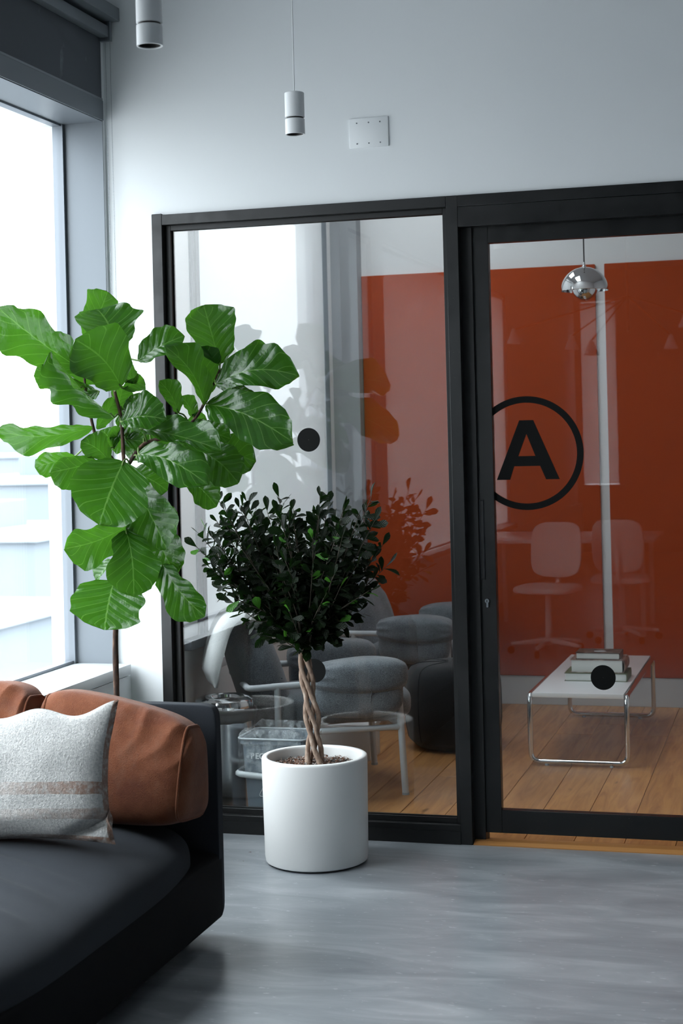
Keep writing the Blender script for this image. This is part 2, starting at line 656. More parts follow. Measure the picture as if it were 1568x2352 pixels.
def dot(x, z, y, rad, par):
    bm = bmx()
    lathe(bm, [(0.0005, 0), (rad, 0), (rad, 0.0006), (0.0005, 0.0006)], n=40)
    bm.transform(Matrix.Translation((x, y, z)) @ Matrix.Rotation(PI / 2, 4, 'X'))
    part(obj('safety_dot', bm, MT['decal'], par), 'round black vinyl safety dot')


dot(-1.871, 1.576, PY - 0.0045, 0.0475, pane)
dot(-1.871, 0.654, PY - 0.0045, 0.0475, pane)

# sliding door
LY0, LY1 = 6.075, 6.115
DP = 6.095
r = thing('door_1', 'black framed sliding glass door with a ringed letter A', 'door', (-0.6, 6.09, 0), kind='structure')
obj('track_beam', box(bmx(), -1.235, 0.06, FY0, FY1 + 0.015, 2.4615, 2.505, 0.001, 1), MT['black2'], r, 40)
obj('cover_beam', box(bmx(), -1.235, 0.06, FY0 + 0.001, FY1 + 0.015, 2.383, 2.4605, 0.001, 1), MT['black2'], r, 40)
obj('jamb', box(bmx(), -1.235, -1.192, 6.062, FY1 + 0.015, 0, 2.383), MT['bead'], r)
X1 = 0.03
leaf = obj('stile', box(bmx(), -1.192, -1.130, LY0, LY1, 0.037, 2.40, 0.001, 1), MT['black2'], r, 40)
obj('stile', box(bmx(), X1 - 0.062, X1, LY0, LY1, 0.037, 2.40, 0.001, 1), MT['black2'], r, 40)
obj('top_rail', box(bmx(), -1.130, X1 - 0.062, LY0, LY1, 2.321, 2.40, 0.001, 1), MT['black2'], r, 40)
obj('bottom_rail', box(bmx(), -1.130, X1 - 0.062, LY0, LY1, 0.037, 0.126, 0.001, 1), MT['black2'], r, 40)
pane = part(obj('pane', box(bmx(), -1.140, X1 - 0.055, DP - 0.004, DP + 0.004, 0.115, 2.33), MT['glass'], r), 'clear glass pane')
dot(-0.729, 0.644, DP - 0.0045, 0.0475, pane)

# letter A and its ring, cut vinyl on the glass
Apts = [(-1.0275, 1.632), (-0.9728, 1.632), (-0.8761, 1.403), (-0.9286, 1.403), (-0.9505, 1.455), (-1.0506, 1.455), (-1.0679, 1.403), (-1.1201, 1.403)]
Tri = [(-1.0006, 1.5788), (-0.9676, 1.4936), (-1.0338, 1.4936)]
cu_ = bpy.data.curves.new('letter', 'CURVE')
cu_.dimensions = '2D'
cu_.fill_mode = 'BOTH'
cu_.extrude = 0.0003
for pts in (Apts, Tri):
    sp = cu_.splines.new('POLY')
    sp.points.add(len(pts) - 1)
    for q, (x, z) in zip(sp.points, pts):
        q.co = (x, z, 0, 1)
    sp.use_cyclic_u = True


def curve_mesh(cu, mat4):
    t = bpy.data.objects.new('tmp', cu)
    COL.objects.link(t)
    dg = bpy.context.evaluated_depsgraph_get()
    me = bpy.data.meshes.new_from_object(t.evaluated_get(dg))
    bm = bmx()
    bm.from_mesh(me)
    bm.transform(mat4)
    bpy.data.objects.remove(t)
    bpy.data.meshes.remove(me)
    return bm


bm = curve_mesh(cu_, Matrix.Translation((0, DP - 0.0048, 0)) @ Matrix.Rotation(PI / 2, 4, 'X'))
part(obj('letter_decal', bm, MT['decal'], pane), 'bold black capital letter A')
bm = bmx()
cx, cz, ro, ri = -1.002, 1.505, 0.2195, 0.1945
lim = -1.131
N = 96
a_o = math.acos((lim - cx) / ro)
a_i = math.acos((lim - cx) / ri)
L = []
for k in range(N + 1):
    t = k / N
    ao = -a_o + 2 * a_o * t
    ai = -a_i + 2 * a_i * t
    L.append([(cx + ri * math.cos(ai), DP - 0.0048, cz + ri * math.sin(ai)), (cx + ro * math.cos(ao), DP - 0.0048, cz + ro * math.sin(ao)),
              (cx + ro * math.cos(ao), DP - 0.0042, cz + ro * math.sin(ao)), (cx + ri * math.cos(ai), DP - 0.0042, cz + ri * math.sin(ai))])
rings(bm, L)
part(obj('ring_decal', bm, MT['decal'], pane), 'black vinyl ring around the letter')

# flush pull and lock on the stile
hd = obj('flush_pull', box(bmx(), -1.188, -1.173, LY0 - 0.003, LY0 + 0.004, 1.02, 1.326, 0.002, 1), MT['bead'], leaf, 40)
for xx in (-1.188, -1.1745):
    obj('pull_rim', box(bmx(), xx, xx + 0.0018, LY0 - 0.006, LY0, 1.018, 1.328), M('pull_edge', '3a3d40', 0.3, metal=0.5), leaf)
chrome = M('chrome', 'd8dadc', 0.06, metal=1.0)
MT['chrome'] = chrome
MT['steel'] = M('brushed_steel', 'b9bcc0', 0.22, metal=1.0)
bm = bmx()
lathe(bm, [(0.0003, 0), (0.0085, 0), (0.0085, 0.006), (0.0003, 0.006)], n=20)
bm.transform(Matrix.Translation((-1.166, LY0 - 0.004, 0.936)) @ Matrix.Rotation(PI / 2, 4, 'X'))
box(bm, -1.1705, -1.1615, LY0 - 0.006, LY0, 0.910, 0.934, 0.001, 1)
lk = part(obj('lock_cylinder', bm, MT['steel'], leaf, 40), 'steel key cylinder')
obj('keyway', box(bmx(), -1.1672, -1.1648, LY0 - 0.0115, LY0 - 0.0095, 0.931, 0.941), MT['bead'], lk)

# ------------------------------------------------------------------ shell of the glazed room
r = tag(obj('floor_planks', box(bmx(), XL, 3.0, 6.03, YF + 0.1, -0.12, -0.018), M('plank_bed', '2b2119', 0.9), None), 'oak plank floor of the glazed room', 'floor', None, 'structure')
random.seed(4)
PW = 0.193
x0 = -1.25 - 8 * PW
while x0 < 1.2:
    a, b = max(x0, XL), min(x0 + PW, 3.0)
    cut = 6.095 + random.choice([0.55, 1.1, 1.5, 1.9, 2.3, 0.9])
    if -1.3 < x0 < -0.6:
        cut = 6.095 + random.choice([2.2, 1.9, 2.5])
    segs = [(6.145, cut), (cut, YF)] if b - a > 0.02 else []
    for y0, y1 in segs:
        obj('plank', box(bmx(), a + 0.0012, b - 0.0012, y0 + 0.001, y1 - 0.001, -0.018, 0.0, 0.0012, 1), MT['oak'], r)
    x0 += PW
bm = bmx()
L = []
for x in (-1.232, 0.06):
    L.append([(x, 6.016, -0.02), (x, 6.016, 0.004), (x, 6.040, 0.012), (x, 6.075, 0.012), (x, 6.085, 0.004), (x, 6.145, 0.0), (x, 6.145, -0.02)])
rings(bm, L)
tag(obj('trim_1', bm, MT['oak_edge'], None), 'oak threshold strip under the sliding door', 'threshold', None, 'structure')

wf = struct('wall_far', box(bmx(), XL, 3.0, YF, YF + 0.12, 0, ZC), MT['farwhite'], 'white wall behind the orange felt panels', 'wall')
for xa, xb in ((-2.472, -1.086), (-1.033, 1.2)):
    part(obj('felt_panel', box(bmx(), xa, xb, YF - 0.022, YF, 0.167, 2.531, 0.003, 1), MT['orange'], wf), 'orange felt wall panel')
struct('trim_2', box(bmx(), XL, -2.475, YF - 0.10, YF, 0, ZC), MT['column'], 'grey column in the far corner of the glazed room', 'column')
struct('baseboard_far', box(bmx(), -2.475, 3.0, YF - 0.016, YF, 0, 0.166, 0.002, 1), MT['skirt'], 'tall grey skirting under the orange panels', 'baseboard')
struct('wall_side', box(bmx(), 1.2, 1.35, 6.15, YF + 0.1, 0, ZC), MT['farwhite'], 'white side wall of the glazed room', 'wall')

# ------------------------------------------------------------------ sofa
def fabric(name, c, c2, nscale=900, bump=0.35, rough=0.9, sheen=0.25, big=3.0):
    m = M(name, c, rough, spec=0.2, sheen=sheen)
    g = G(m)
    v = g.coords()
    f = g.noise(v, nscale, 2)
    g.col(g.mix(g.ramp(g.math('ADD', g.math('MULTIPLY', f, 0.7), g.math('MULTIPLY', g.noise(v, big, 3), 0.3)), [(0.35, (0, 0, 0)), (0.65, (1, 1, 1))]), c, c2))
    g.bump(f, bump, 0.002)
    return m


MT['sofa'] = fabric('charcoal_wool', '23262a', '30343a', 900, 0.35, 0.95, 0.03)
MT['sofa_shaded'] = fabric('shaded_wool', '0b0c0d', '121315', 900, 0.3, 0.95, 0.0)  # seat wool darkened: shade on the sofa's side is put into the colour
SX = -1.800
r = thing('sofa', 'low charcoal sofa with a deep seat standing by the large window', 'sofa', (-2.2, 4.0, 0))
YB = 4.80
# plinth carrying the seat
bm = box(bmx(), -2.585, SX + 0.001, 3.05, YB - 0.002, 0.055, 0.270, 0.022, 4)
obj('base', bm, MT['sofa_shaded'], r, 60)
# seat: one soft slab with creases running across it
bm = soft(0.394, 0.842, 0.125, 5.0, 92)
for v_ in bm.verts:
    p = v_.co
    if p.z > 0.0:
        k = max(0, min(1, (p.z - 0.02) / 0.08))
        arc = p.y + 0.10 * (p.x + 0.4) ** 2 * 2 + 0.02 * math.sin(p.x * 7)
        w_ = 0
        for yc, amp, sg in ((0.02, 0.016, 0.030), (-0.16, 0.022, 0.028), (-0.33, 0.020, 0.03), (0.17, 0.010, 0.03), (-0.47, 0.018, 0.03)):
            w_ += 1.3 * amp * math.exp(-((arc - yc) / sg) ** 2) - amp * 0.8 * math.exp(-((arc - yc - 0.035) / 0.02) ** 2)
        p.z += k * (w_ * max(0, min(1, (0.30 - p.x) / 0.35)) + 0.008 * noise.noise(p * 5))
    p.z -= 0.06 * max(0, (p.x + 0.12) / 0.51) ** 2
bm.transform(Matrix.Translation((-2.195, 3.905, 0.300)))
seat_o = obj('seat', bm, MT['sofa'], r, 70)
# back panel along the partition side, and one along the window
bm = soft(0.392, 0.024, 0.345, 22.0, 40, 0.002, 5)
bm.transform(Matrix.Translation((SX - 0.391, YB - 0.024, 0.397)))
obj('back_panel', bm, MT['sofa'], r, 70)
for x in (-2.52, -1.90):
    for y in (3.15, 4.68):
        obj('foot', lathe(bmx(), [(0.016, 0), (0.02, 0.06)], (x, y, 0), 16, True, True), MT['bead'], r, 40)

# leather cushions
lea = M('rust_brown_suede', '8a5236', 0.85, spec=0.2, sheen=0.12)
g = G(lea)
v = g.coords()
f = g.noise(v, 9, 5, 0.6)
c = g.ramp(f, [(0.3, '63331f'), (0.5, '774429'), (0.72, '875238')])
wr = g.noise(g.coords((1.0, 1.0, 0.5), (0.3, 0.5, 0.6)), 22, 5, 0.6)
g.col(g.mix(g.ramp(wr, [(0.5, (0, 0, 0)), (0.75, (0.4,) * 3)]), c, '7c5c4b'))  # greyish highlights on the suede are mixed into its colour
gr_ = g.noise(v, 300, 3)
g.col(g.mix(g.math('MULTIPLY', gr_, 0.5), g.mix(g.ramp(wr, [(0.5, (0, 0, 0)), (0.75, (0.4,) * 3)]), c, '7c5c4b'), '3f1f12'))
g.bump(gr_, 0.7, 0.003)
MT['leather'] = lea


def leather_cushion(label, hx, hy, hz, mat4, seed, lean=0.0):
    rt = thing('back_cushion', label, 'cushion', mat4.translation, group=None)
    M4 = mat4.copy()
    M4.translation = (0, 0, 0)
    bm = soft(hx, hy, hz, 6.0, 64, 0.006, 4, seed)
    for v_ in bm.verts:
        p = v_.co
        # fuller at the bottom front, thin at the crest
        t = max(0.0, min(1.0, (p.z / hz + 1) / 2))
        p.y *= 1.12 - 0.62 * t ** 1.6
        fr = max(0, min(1, (p.x / hx + 0.1))) * max(0, t - 0.45)
        s = p.x * 0.55 + p.z
        p.y -= 0.036 * fr * (0.55 - abs(math.sin((p.x * 0.9 - p.z * 0.62) * 42 + 2.2 * noise.noise(p * 7)))) * (1 if p.y < 0.02 else 0.2)
        p.z -= (0.052 * p.x / hx + 0.02 * (p.x / hx) ** 2) * t if hx > 0.2 else 0.03 * (p.x / hx) ** 2 * t
    bm.transform(M4)
    b = obj('cushion_body', bm, MT['leather'], rt, 80, local=True)
    for sx in (-1, 1):      # piping round both ends
        pts = []
        for k in range(48):
            a = 2 * PI * k / 48
            ca, sa = math.cos(a), math.sin(a)
            q = (abs(ca) ** 6 + abs(sa) ** 6) ** (-1 / 6)
            y, z = ca * q * hy * 0.893, sa * q * hz * 0.893
            t = max(0.0, min(1.0, (z / hz + 1) / 2))
            y *= 1.12 - 0.62 * t ** 1.6
            x = sx * (hx * 0.90)
            z -= (0.052 * x / hx + 0.02 * (x / hx) ** 2) * t if hx > 0.2 else 0.03 * (x / hx) ** 2 * t
            pts.append(M4 @ Vector((x, y, z)))
        pts += [pts[0], pts[1]]
        obj('piping', tube(bmx(), pts, 0.0042, 8, False), MT['leather'], rt, 80, local=True)
    return rt


leather_cushion('rust brown back cushion with creases and piped end behind the pale pillow', 0.265, 0.130, 0.190,
                Matrix.Translation((-2.070, 4.622, 0.588)) @ Matrix.Rotation(math.radians(-7), 4, 'X'), 1)
leather_cushion('rust brown cushion in the window corner of the sofa, mostly out of view', 0.134, 0.140, 0.215,
                Matrix.Translation((-2.475, 4.590, 0.616)) @ Matrix.Rotation(math.radians(-7), 4, 'X'), 5)

# pale woven pillow
wool = M('cream_wool', 'd9d5cf', 0.95, spec=0.1, sheen=0.3)
g = G(wool)
uvn = g.n('ShaderNodeUVMap')
sep = g.n('ShaderNodeSeparateXYZ')
g.l(uvn.outputs[0], sep.inputs[0])
U, V = sep.outputs[0], sep.outputs[1]
v = g.coords()
fz = g.noise(v, 150, 4, 0.65)
wv = g.noise(g.coords((1, 1, 6)), 60, 2)


def band(c0, wd):
    d = g.math('ABSOLUTE', g.math('SUBTRACT', g.math('ADD', V, g.math('MULTIPLY', g.math('SUBTRACT', g.noise(v, 12, 3), 0.5), 0.03)), c0))
    return g.math('LESS_THAN', d, wd)


fade = g.ramp(U, [(0.35, (0.25,) * 3), (0.92, (1, 1, 1))])
st = g.math('MAXIMUM', band(0.40, 0.045), g.math('MULTIPLY', band(0.215, 0.04), 0.6))
st = g.math('MAXIMUM', st, g.math('GREATER_THAN', U, 0.975))
st = g.math('MAXIMUM', st, g.math('LESS_THAN', V, 0.045))
mask = g.math('MULTIPLY', g.math('MULTIPLY', st, fade), g.ramp(g.noise(v, 70, 3), [(0.30, (0.2,) * 3), (0.55, (0.85,) * 3)]))
base = g.mix(g.ramp(fz, [(0.3, (0, 0, 0)), (0.65, (1, 1, 1))]), 'c0c0be', 'f0eeea')
base = g.mix(g.ramp(wv, [(0.3, (0.35,) * 3), (0.5, (0, 0, 0))]), base, 'aaaaa8')
g.col(g.mix(mask, base, '9c6c4e'))
g.bump(g.math('ADD', fz, g.math('MULTIPLY', g.noise(v, 500, 2), 0.6)), 1.0, 0.010)
MT['wool'] = wool


def pillow(name, label, w_, h_, t_, mat4, mat, seed=0):
    bm = bmx()
    uvl = bm.loops.layers.uv.new('UVMap')
    n = 44

    def P(u, v, s):
        a, b = u * 2 - 1, v * 2 - 1
        e = (1 - abs(a) ** 2.6) * (1 - abs(b) ** 2.6)
        th = t_ * max(0, e) ** 0.55
        # sides pulled in between the corners
        x = a * w_ / 2 * (1 - 0.11 * (1 - b * b) * abs(a) ** 3)
        z = b * h_ / 2 * (1 - 0.10 * (1 - a * a) * abs(b) ** 3)
        if b > 0.6:
            z += 0.015 * math.sin(a * 7 + 1.0) * (b - 0.6) / 0.4
        y = -s * th + 0.010 * noise.noise(Vector((a * 2.2, b * 2.2, seed + s)))
        # pinched fold in the lower right corner
        d = (a - 0.72) * 0.62 - (b + 0.80) * 1.0
        y += s * 0.045 * math.exp(-(d / 0.09) ** 2) * math.exp(-((a - 0.78) / 0.32) ** 2 - ((b + 0.76) / 0.28) ** 2)
        d = (a) * 0.12 - (b + 0.62)
        y -= s * 0.010 * math.exp(-(d / 0.12) ** 2) * max(0, 0.6 - a)
        return Vector((x, y, z))
    for s in (1, -1):
        gr = [[bm.verts.new(P(i / n, j / n, s)) for i in range(n + 1)] for j in range(n + 1)]
        for j in range(n):
            for i in range(n):
                q = [(i, j), (i + 1, j), (i + 1, j + 1), (i, j + 1)]
                if s < 0:
                    q.reverse()
                f = bm.faces.new([gr[b][a] for a, b in q])
                for lp, (a, b) in zip(f.loops, q):
                    lp[uvl].uv = (a / n, b / n)
    bmesh.ops.remove_doubles(bm, verts=bm.verts[:], dist=0.0006)
    M4 = mat4.copy()
    loc = mat4.translation.copy()
    M4.translation = (0, 0, 0)
    bm.transform(M4)
    o = obj(name, bm, mat, None, 80)
    o.location = loc
    return tag(o, label, 'pillow')


pillow('throw_pillow', 'pale woolly throw pillow with faded brown stripes lying on the sofa', 0.54, 0.40, 0.085,
       Matrix.Translation((-2.20, 4.25, 0.612)) @ Matrix.Rotation(math.radians(-1.5), 4, 'Y') @ Matrix.Rotation(math.radians(7), 4, 'Z') @ Matrix.Rotation(math.radians(-14), 4, 'X'), MT['wool'])

# ------------------------------------------------------------------ planters
pw = M('white_fibreclay', 'e4e4e2', 0.5)
g = G(pw)
g.bump(g.noise(g.coords(), 220, 3), 0.05, 0.002)
MT['pot'] = pw
mul = M('bark_mulch', '6b5648', 0.95)
g = G(mul)
g.col(g.ramp(g.noise(g.coords(), 55, 3), [(0.3, '2c221c'), (0.45, '6e4630'), (0.6, '8d8a86'), (0.75, 'b5b3af')]))
MT['mulch'] = mul
MT['soil'] = M('dark_soil', '2a221d', 0.95)


def planter(label, x, y):
    r = thing('planter', label, 'planter', (x, y, 0), group=None)
    prof = [(0.001, 0.004), (0.180, 0.004), (0.1905, 0.010), (0.1935, 0.03), (0.1985, 0.386), (0.1975, 0.393), (0.194, 0.396), (0.180, 0.396), (0.1765, 0.393), (0.175, 0.386), (0.172, 0.330), (0.001, 0.330)]
    obj('pot_shell', lathe(bmx(), prof, (x, y, 0), 96), MT['pot'], r, 50)
    bm = bmx()
    rg = [(0.001, 0.362), (0.06, 0.360), (0.12, 0.356), (0.1735, 0.350), (0.1735, 0.335)]
    lathe(bm, rg, (x, y, 0), 48)
    so = obj('soil', bm, MT['soil'], r, 60)
    return r, so


P1 = (-1.765, 5.695)
P2 = (-2.395, 5.365)
r1, so1 = planter('white cylindrical planter on the concrete floor holding the braided ficus', *P1)
r2, so2 = planter('white planter hidden behind the sofa under the fiddle leaf fig', *P2)
random.seed(9)
bm = bmx()
for k in range(900):
    a, q = random.uniform(0, 2 * PI), 0.168 * math.sqrt(random.random())
    px, py = P1[0] + q * math.cos(a), P1[1] + q * math.sin(a)
    ln, wd = random.uniform(0.008, 0.028), random.uniform(0.0008, 0.003)
    if random.random() < 0.25:
        wd *= 2.2
        ln *= 0.7
    d = Vector((math.cos(b_ := random.uniform(0, 2 * PI)), math.sin(b_), random.uniform(-0.2, 0.3)))
    s_ = Vector((-d.y, d.x, random.uniform(-0.4, 0.4))).normalized() * wd
    c0 = Vector((px, py, 0.366 - 0.011 * (q / 0.17) ** 2 + random.uniform(-0.003, 0.006)))
    up_ = Vector((0, 0, random.uniform(0.001, 0.006)))
    pts = [c0 - d * ln / 2, c0 + up_, c0 + d * ln / 2]
    vv = [(bm.verts.new(p_ - s_), bm.verts.new(p_ + s_)) for p_ in pts]
    for a_, c_ in zip(vv, vv[1:]):
        bm.faces.new((a_[0], a_[1], c_[1], c_[0]))
tag(obj('mulch', bm, MT['mulch'], r1), 'shredded bark mulch', None, None, 'stuff')

# ------------------------------------------------------------------ braided ficus
bark = M('ficus_bark', '8f7866', 0.85)
g = G(bark)
g.col(g.ramp(g.noise(g.coords((1, 1, 0.35)), 60, 5, 0.6), [(0.3, '5d463a'), (0.55, '9a8372'), (0.75, 'b7a799')]))
g.bump(g.noise(g.coords((1, 1, 0.4)), 120, 4), 0.4, 0.003)
MT['bark'] = bark
twig = M('twig', '4a4238', 0.8)
MT['twig'] = twig


def leaf_mat(name, dark, mid, vein, trans, rough):
    m = bpy.data.materials.new(name)
    m.use_nodes = True
    g = G(m)
    uv = g.n('ShaderNodeUVMap')
    sp = g.n('ShaderNodeSeparateXYZ')
    g.l(uv.outputs[0], sp.inputs[0])
    x, y = sp.outputs[0], sp.outputs[1]
    oi = g.n('ShaderNodeObjectInfo')
    ax = g.math('ABSOLUTE', g.math('SUBTRACT', x, 0.5))
    mid_m = g.math('LESS_THAN', ax, 0.012)
    ph = g.math('FRACT', g.math('SUBTRACT', g.math('MULTIPLY', y, 6.0), g.math('MULTIPLY', g.math('POWER', ax, 0.8), 3.2)))
    lat = g.math('LESS_THAN', g.math('ABSOLUTE', g.math('SUBTRACT', ph, 0.5)), 0.035)
    vm = g.math('MAXIMUM', mid_m, g.math('MULTIPLY', lat, 0.75))
    nz = g.noise(g.coords(), 18, 3)
    c = g.mix(nz, dark, mid)
    c = g.mix(g.math('MULTIPLY', oi.outputs['Random'], 0.35), c, mid)
    c = g.mix(g.math('MULTIPLY', vm, 0.55), c, vein)
    g.col(c)
    g.b.inputs['Roughness'].default_value = rough
    g.b.inputs['Specular IOR Level'].default_value = 0.55 if 'fig' in name else 0.28
    dome = g.math('SINE', g.math('MULTIPLY', ph, PI))
    g.bump(g.math('ADD', g.math('MULTIPLY', dome, 0.8), g.math('MULTIPLY', g.noise(g.coords(), 30, 3), 1.2)), 0.32, 0.008)
    tr = g.n('ShaderNodeBsdfTranslucent')
    g.l(g.mix(1.0, c, trans, 'MULTIPLY') if False else g.mix(0.75, c, trans), tr.inputs['Color'])
    mx = g.n('ShaderNodeMixShader')
    mx.inputs[0].default_value = 0.26
    out = [n for n in g.t.nodes if n.type == 'OUTPUT_MATERIAL'][0]
    g.l(g.b.outputs[0], mx.inputs[1])
    g.l(tr.outputs[0], mx.inputs[2])
    g.l(mx.outputs[0], out.inputs['Surface'])
    return m


MT['figleaf'] = leaf_mat('fig_leaf', '173a08', '285711', '6d9549', '5a9a28', 0.25)
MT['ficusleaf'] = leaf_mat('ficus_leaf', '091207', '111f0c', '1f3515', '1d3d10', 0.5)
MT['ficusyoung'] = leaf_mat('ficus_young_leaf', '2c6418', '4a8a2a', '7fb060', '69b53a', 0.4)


def blade(bm, base, tip, nrm, W, shape, bend, fold, nu=6, nv=12, wav=0.0, seed=0.0, rough=0.0, droop=0.0):
    """leaf blade as a bent, folded, ruffled sheet; uv across and along"""
    uvl = bm.loops.layers.uv.verify()
    base, tip, nrm = Vector(base), Vector(tip), Vector(nrm).normalized()
    Lg = (tip - base).length
    a = (tip - base).normalized()
    nrm = (nrm - a * nrm.dot(a)).normalized()
    s = a.cross(nrm)
    gr = []
    sway = 0.05 * math.sin(seed * 5.1) if rough else 0.0
    for j in range(nv + 1):
        t = j / nv
        row = []
        for i in range(nu + 1):
            u = i / nu * 2 - 1
            sd = 1.0 if u > 0 else -1.0
            hw = W / 2 * shape(t) * (1 + rough * noise.noise(Vector((t * 4.5, sd * 3.0, seed * 3.7))))
            ruf = noise.noise(Vector((t * 5.2, sd * 7.0 + u, seed * 2.9))) if rough else math.sin(t * 19 + seed * 7 + (2.1 if u > 0 else 0))
            e = wav * Lg * abs(u) ** 1.7 * ruf * min(1, t * 4)
            asym = 1.0 + 0.45 * math.sin(seed * 3.3) * sd if rough else 1.0
            lift = bend * Lg * math.sin(t * PI * 0.9) + fold * asym * hw * (abs(u) ** 1.4) + e
            p = base + a * (Lg * t) + s * (hw * u * (1 - 0.25 * fold * abs(u)) + sway * Lg * math.sin(t * PI)) + nrm * lift
            p.z -= droop * Lg * t * t
            row.append(bm.verts.new(p))
        gr.append(row)
    for j in range(nv):
        for i in range(nu):
            q = [(i, j), (i + 1, j), (i + 1, j + 1), (i, j + 1)]
            f = bm.faces.new([gr[y][x] for x, y in q])
            f.smooth = True
            for lp, (x, y) in zip(f.loops, q):
                lp[uvl].uv = (x / nu, y / nv)
    return bm


def leaf_obj(name, bm, mat, parent):
    bm.transform(Matrix.Translation(-worg(parent)))
    me = bpy.data.meshes.new(name)
    bm.to_mesh(me)
    bm.free()
    for p in me.polygons:
        p.use_smooth = True
    me.materials.append(mat)
    o = bpy.data.objects.new(name, me)
    COL.objects.link(o)
    o.parent = parent
    return o


def interp(tab):
    def f(t):
        for (a, x), (b, y) in zip(tab, tab[1:]):
            if t <= b:
                k = (t - a) / (b - a)
                k = k * k * (3 - 2 * k)
                return x + (y - x) * k
        return tab[-1][1]
    return f


fig_shape = interp([(0, 0.10), (0.06, 0.34), (0.16, 0.62), (0.34, 0.72), (0.62, 0.98), (0.78, 0.96), (0.91, 0.66), (0.97, 0.34), (1, 0.04)])
heart_shape = interp([(0, 0.12), (0.05, 0.55), (0.2, 0.86), (0.5, 1.0), (0.75, 0.94), (0.9, 0.66), (0.97, 0.34), (1, 0.05)])
ov_shape = interp([(0, 0.05), (0.12, 0.30), (0.5, 0.82), (0.72, 1.0), (0.9, 0.72), (1, 0.08)])

ft = thing('braided_ficus', 'ficus tree with a braided trunk and small dark leaves', 'tree', (P1[0], P1[1], 0.355))
top = Vector((-1.792, 5.70, 0.80))
bot = Vector((P1[0], P1[1], 0.350))
for k in range(4):
    pts, rad = [], []
    n = 60
    for i in range(n + 1):
        t = i / n
        c0 = bot.lerp(top, t) + Vector((0.006 * math.sin(t * 5), 0, 0))
        # flat braid: strands weave from side to side
        a = 2 * PI * (t * 0.95 + k / 4.0) + 0.4
        R = 0.0150 * (1.0 + 0.55 * abs(math.sin(t * 2 * PI * 1.5 + 0.6)) - 0.25 * t) + 0.010 * (1 - min(1, t / 0.12))
        pts.append(c0 + Vector((R * 1.15 * math.sin(a), R * 0.9 * math.cos(a * 1.0), 0)))
        rad.append(0.0102 * (1 - 0.15 * t) * (1 + 0.12 * noise.noise(pts[-1] * 60)) + 0.006 * max(0, 1 - t / 0.07))
    obj('stem', tube(bmx(), pts, rad, 10), MT['bark'], ft, 70)

random.seed(21)
hull = interp([(0, 0.09), (0.12, 0.20), (0.3, 0.28), (0.55, 0.35), (0.8, 0.37), (1.0, 0.35)])
leaves = []
EXTRA = [(-2.166, 5.559, 1.190), (-2.117, 5.552, 1.117), (-2.097, 5.610, 1.370), (-2.029, 5.525, 1.312), (-2.009, 5.687, 1.353), (-1.724, 5.716, 1.367), (-1.539, 5.769, 1.356), (-1.493, 5.751, 1.181), (-1.485, 5.764, 1.098), (-2.019, 5.569, 0.994), (-1.974, 5.603, 0.909), (-1.616, 5.716, 0.964), (-1.585, 5.756, 0.935), (-1.675, 5.678, 0.854), (-1.852, 5.617, 0.836), (-1.784, 5.616, 0.821), (-1.858, 5.626, 1.370), (-1.622, 5.683, 1.324)]
NT = 118
for k in range(NT + len(EXTRA)):
    t = 0.03 + 0.97 * ((min(k, NT - 1) + 0.5) / NT) ** 0.75
    az = k * 2.39996 + random.uniform(-0.3, 0.3)
    q = hull(t) * random.uniform(0.35, 1.04)
    tgt = top + Vector((q * math.cos(az) - 0.045 * t, 0.72 * q * math.sin(az), 0.525 * t + random.uniform(-0.02, 0.03)))
    if k >= NT:
        tgt = Vector(EXTRA[k - NT])
        t = max(0.05, min(1, (tgt.z - top.z) / 0.525))
        q = (tgt - top).length
    tgt.y = min(tgt.y, 5.955)
    mid = top.lerp(tgt, 0.45) + Vector((random.uniform(-0.02, 0.02), random.uniform(-0.02, 0.02), 0.05 * (1 - t) * random.uniform(-0.4, 1)))
    start = top + Vector((random.uniform(-0.015, 0.015), random.uniform(-0.01, 0.01), -0.01))
    if q > 0.2 and k % 2:
        start = start.lerp(mid, 0.25)
    pts = smoothpath([start, mid, tgt], 7)
    rad = [0.0042 * (1 - 0.72 * i / (len(pts) - 1)) for i in range(len(pts))]
    obj('branch', tube(bmx(), pts, rad, 6), MT['twig'], ft, 80)
    Ltot = (tgt - start).length
    nl = max(8, int(Ltot / 0.0155))
    for j in range(nl):
        s = 0.28 + 0.72 * (j + 0.7) / nl
        x = s * (len(pts) - 1)
        i0 = min(int(x), len(pts) - 2)
        p = pts[i0].lerp(pts[i0 + 1], x - i0)
        d = (pts[i0 + 1] - pts[i0]).normalized()
        rv = Vector((random.gauss(0, 1), random.gauss(0, 0.8), random.gauss(0.15, 0.8)))
        side = (rv - d * rv.dot(d)).normalized()
        outw = (d * random.uniform(0.25, 0.9) + side * random.uniform(0.6, 1.0) - Vector((0, 0, random.uniform(0, 0.35)))).normalized()
        if j == nl - 1:
            outw = (d + side * 0.2).normalized()
        Lf = random.uniform(0.032, 0.062) * (1.15 if t < 0.2 else 1)
        nm = Vector((random.gauss(0, 0.7), random.gauss(-0.6, 0.6), random.gauss(0.7, 0.5)))
        tip = p + outw * (Lf + 0.006)
        if tip.y > 6.0:
            continue
        young = random.random() < 0.07 and s > 0.7
        leaves.append((p, tip, nm, Lf * random.uniform(0.48, 0.64), random.uniform(-0.12, 0.12), random.uniform(0.05, 0.4), young))
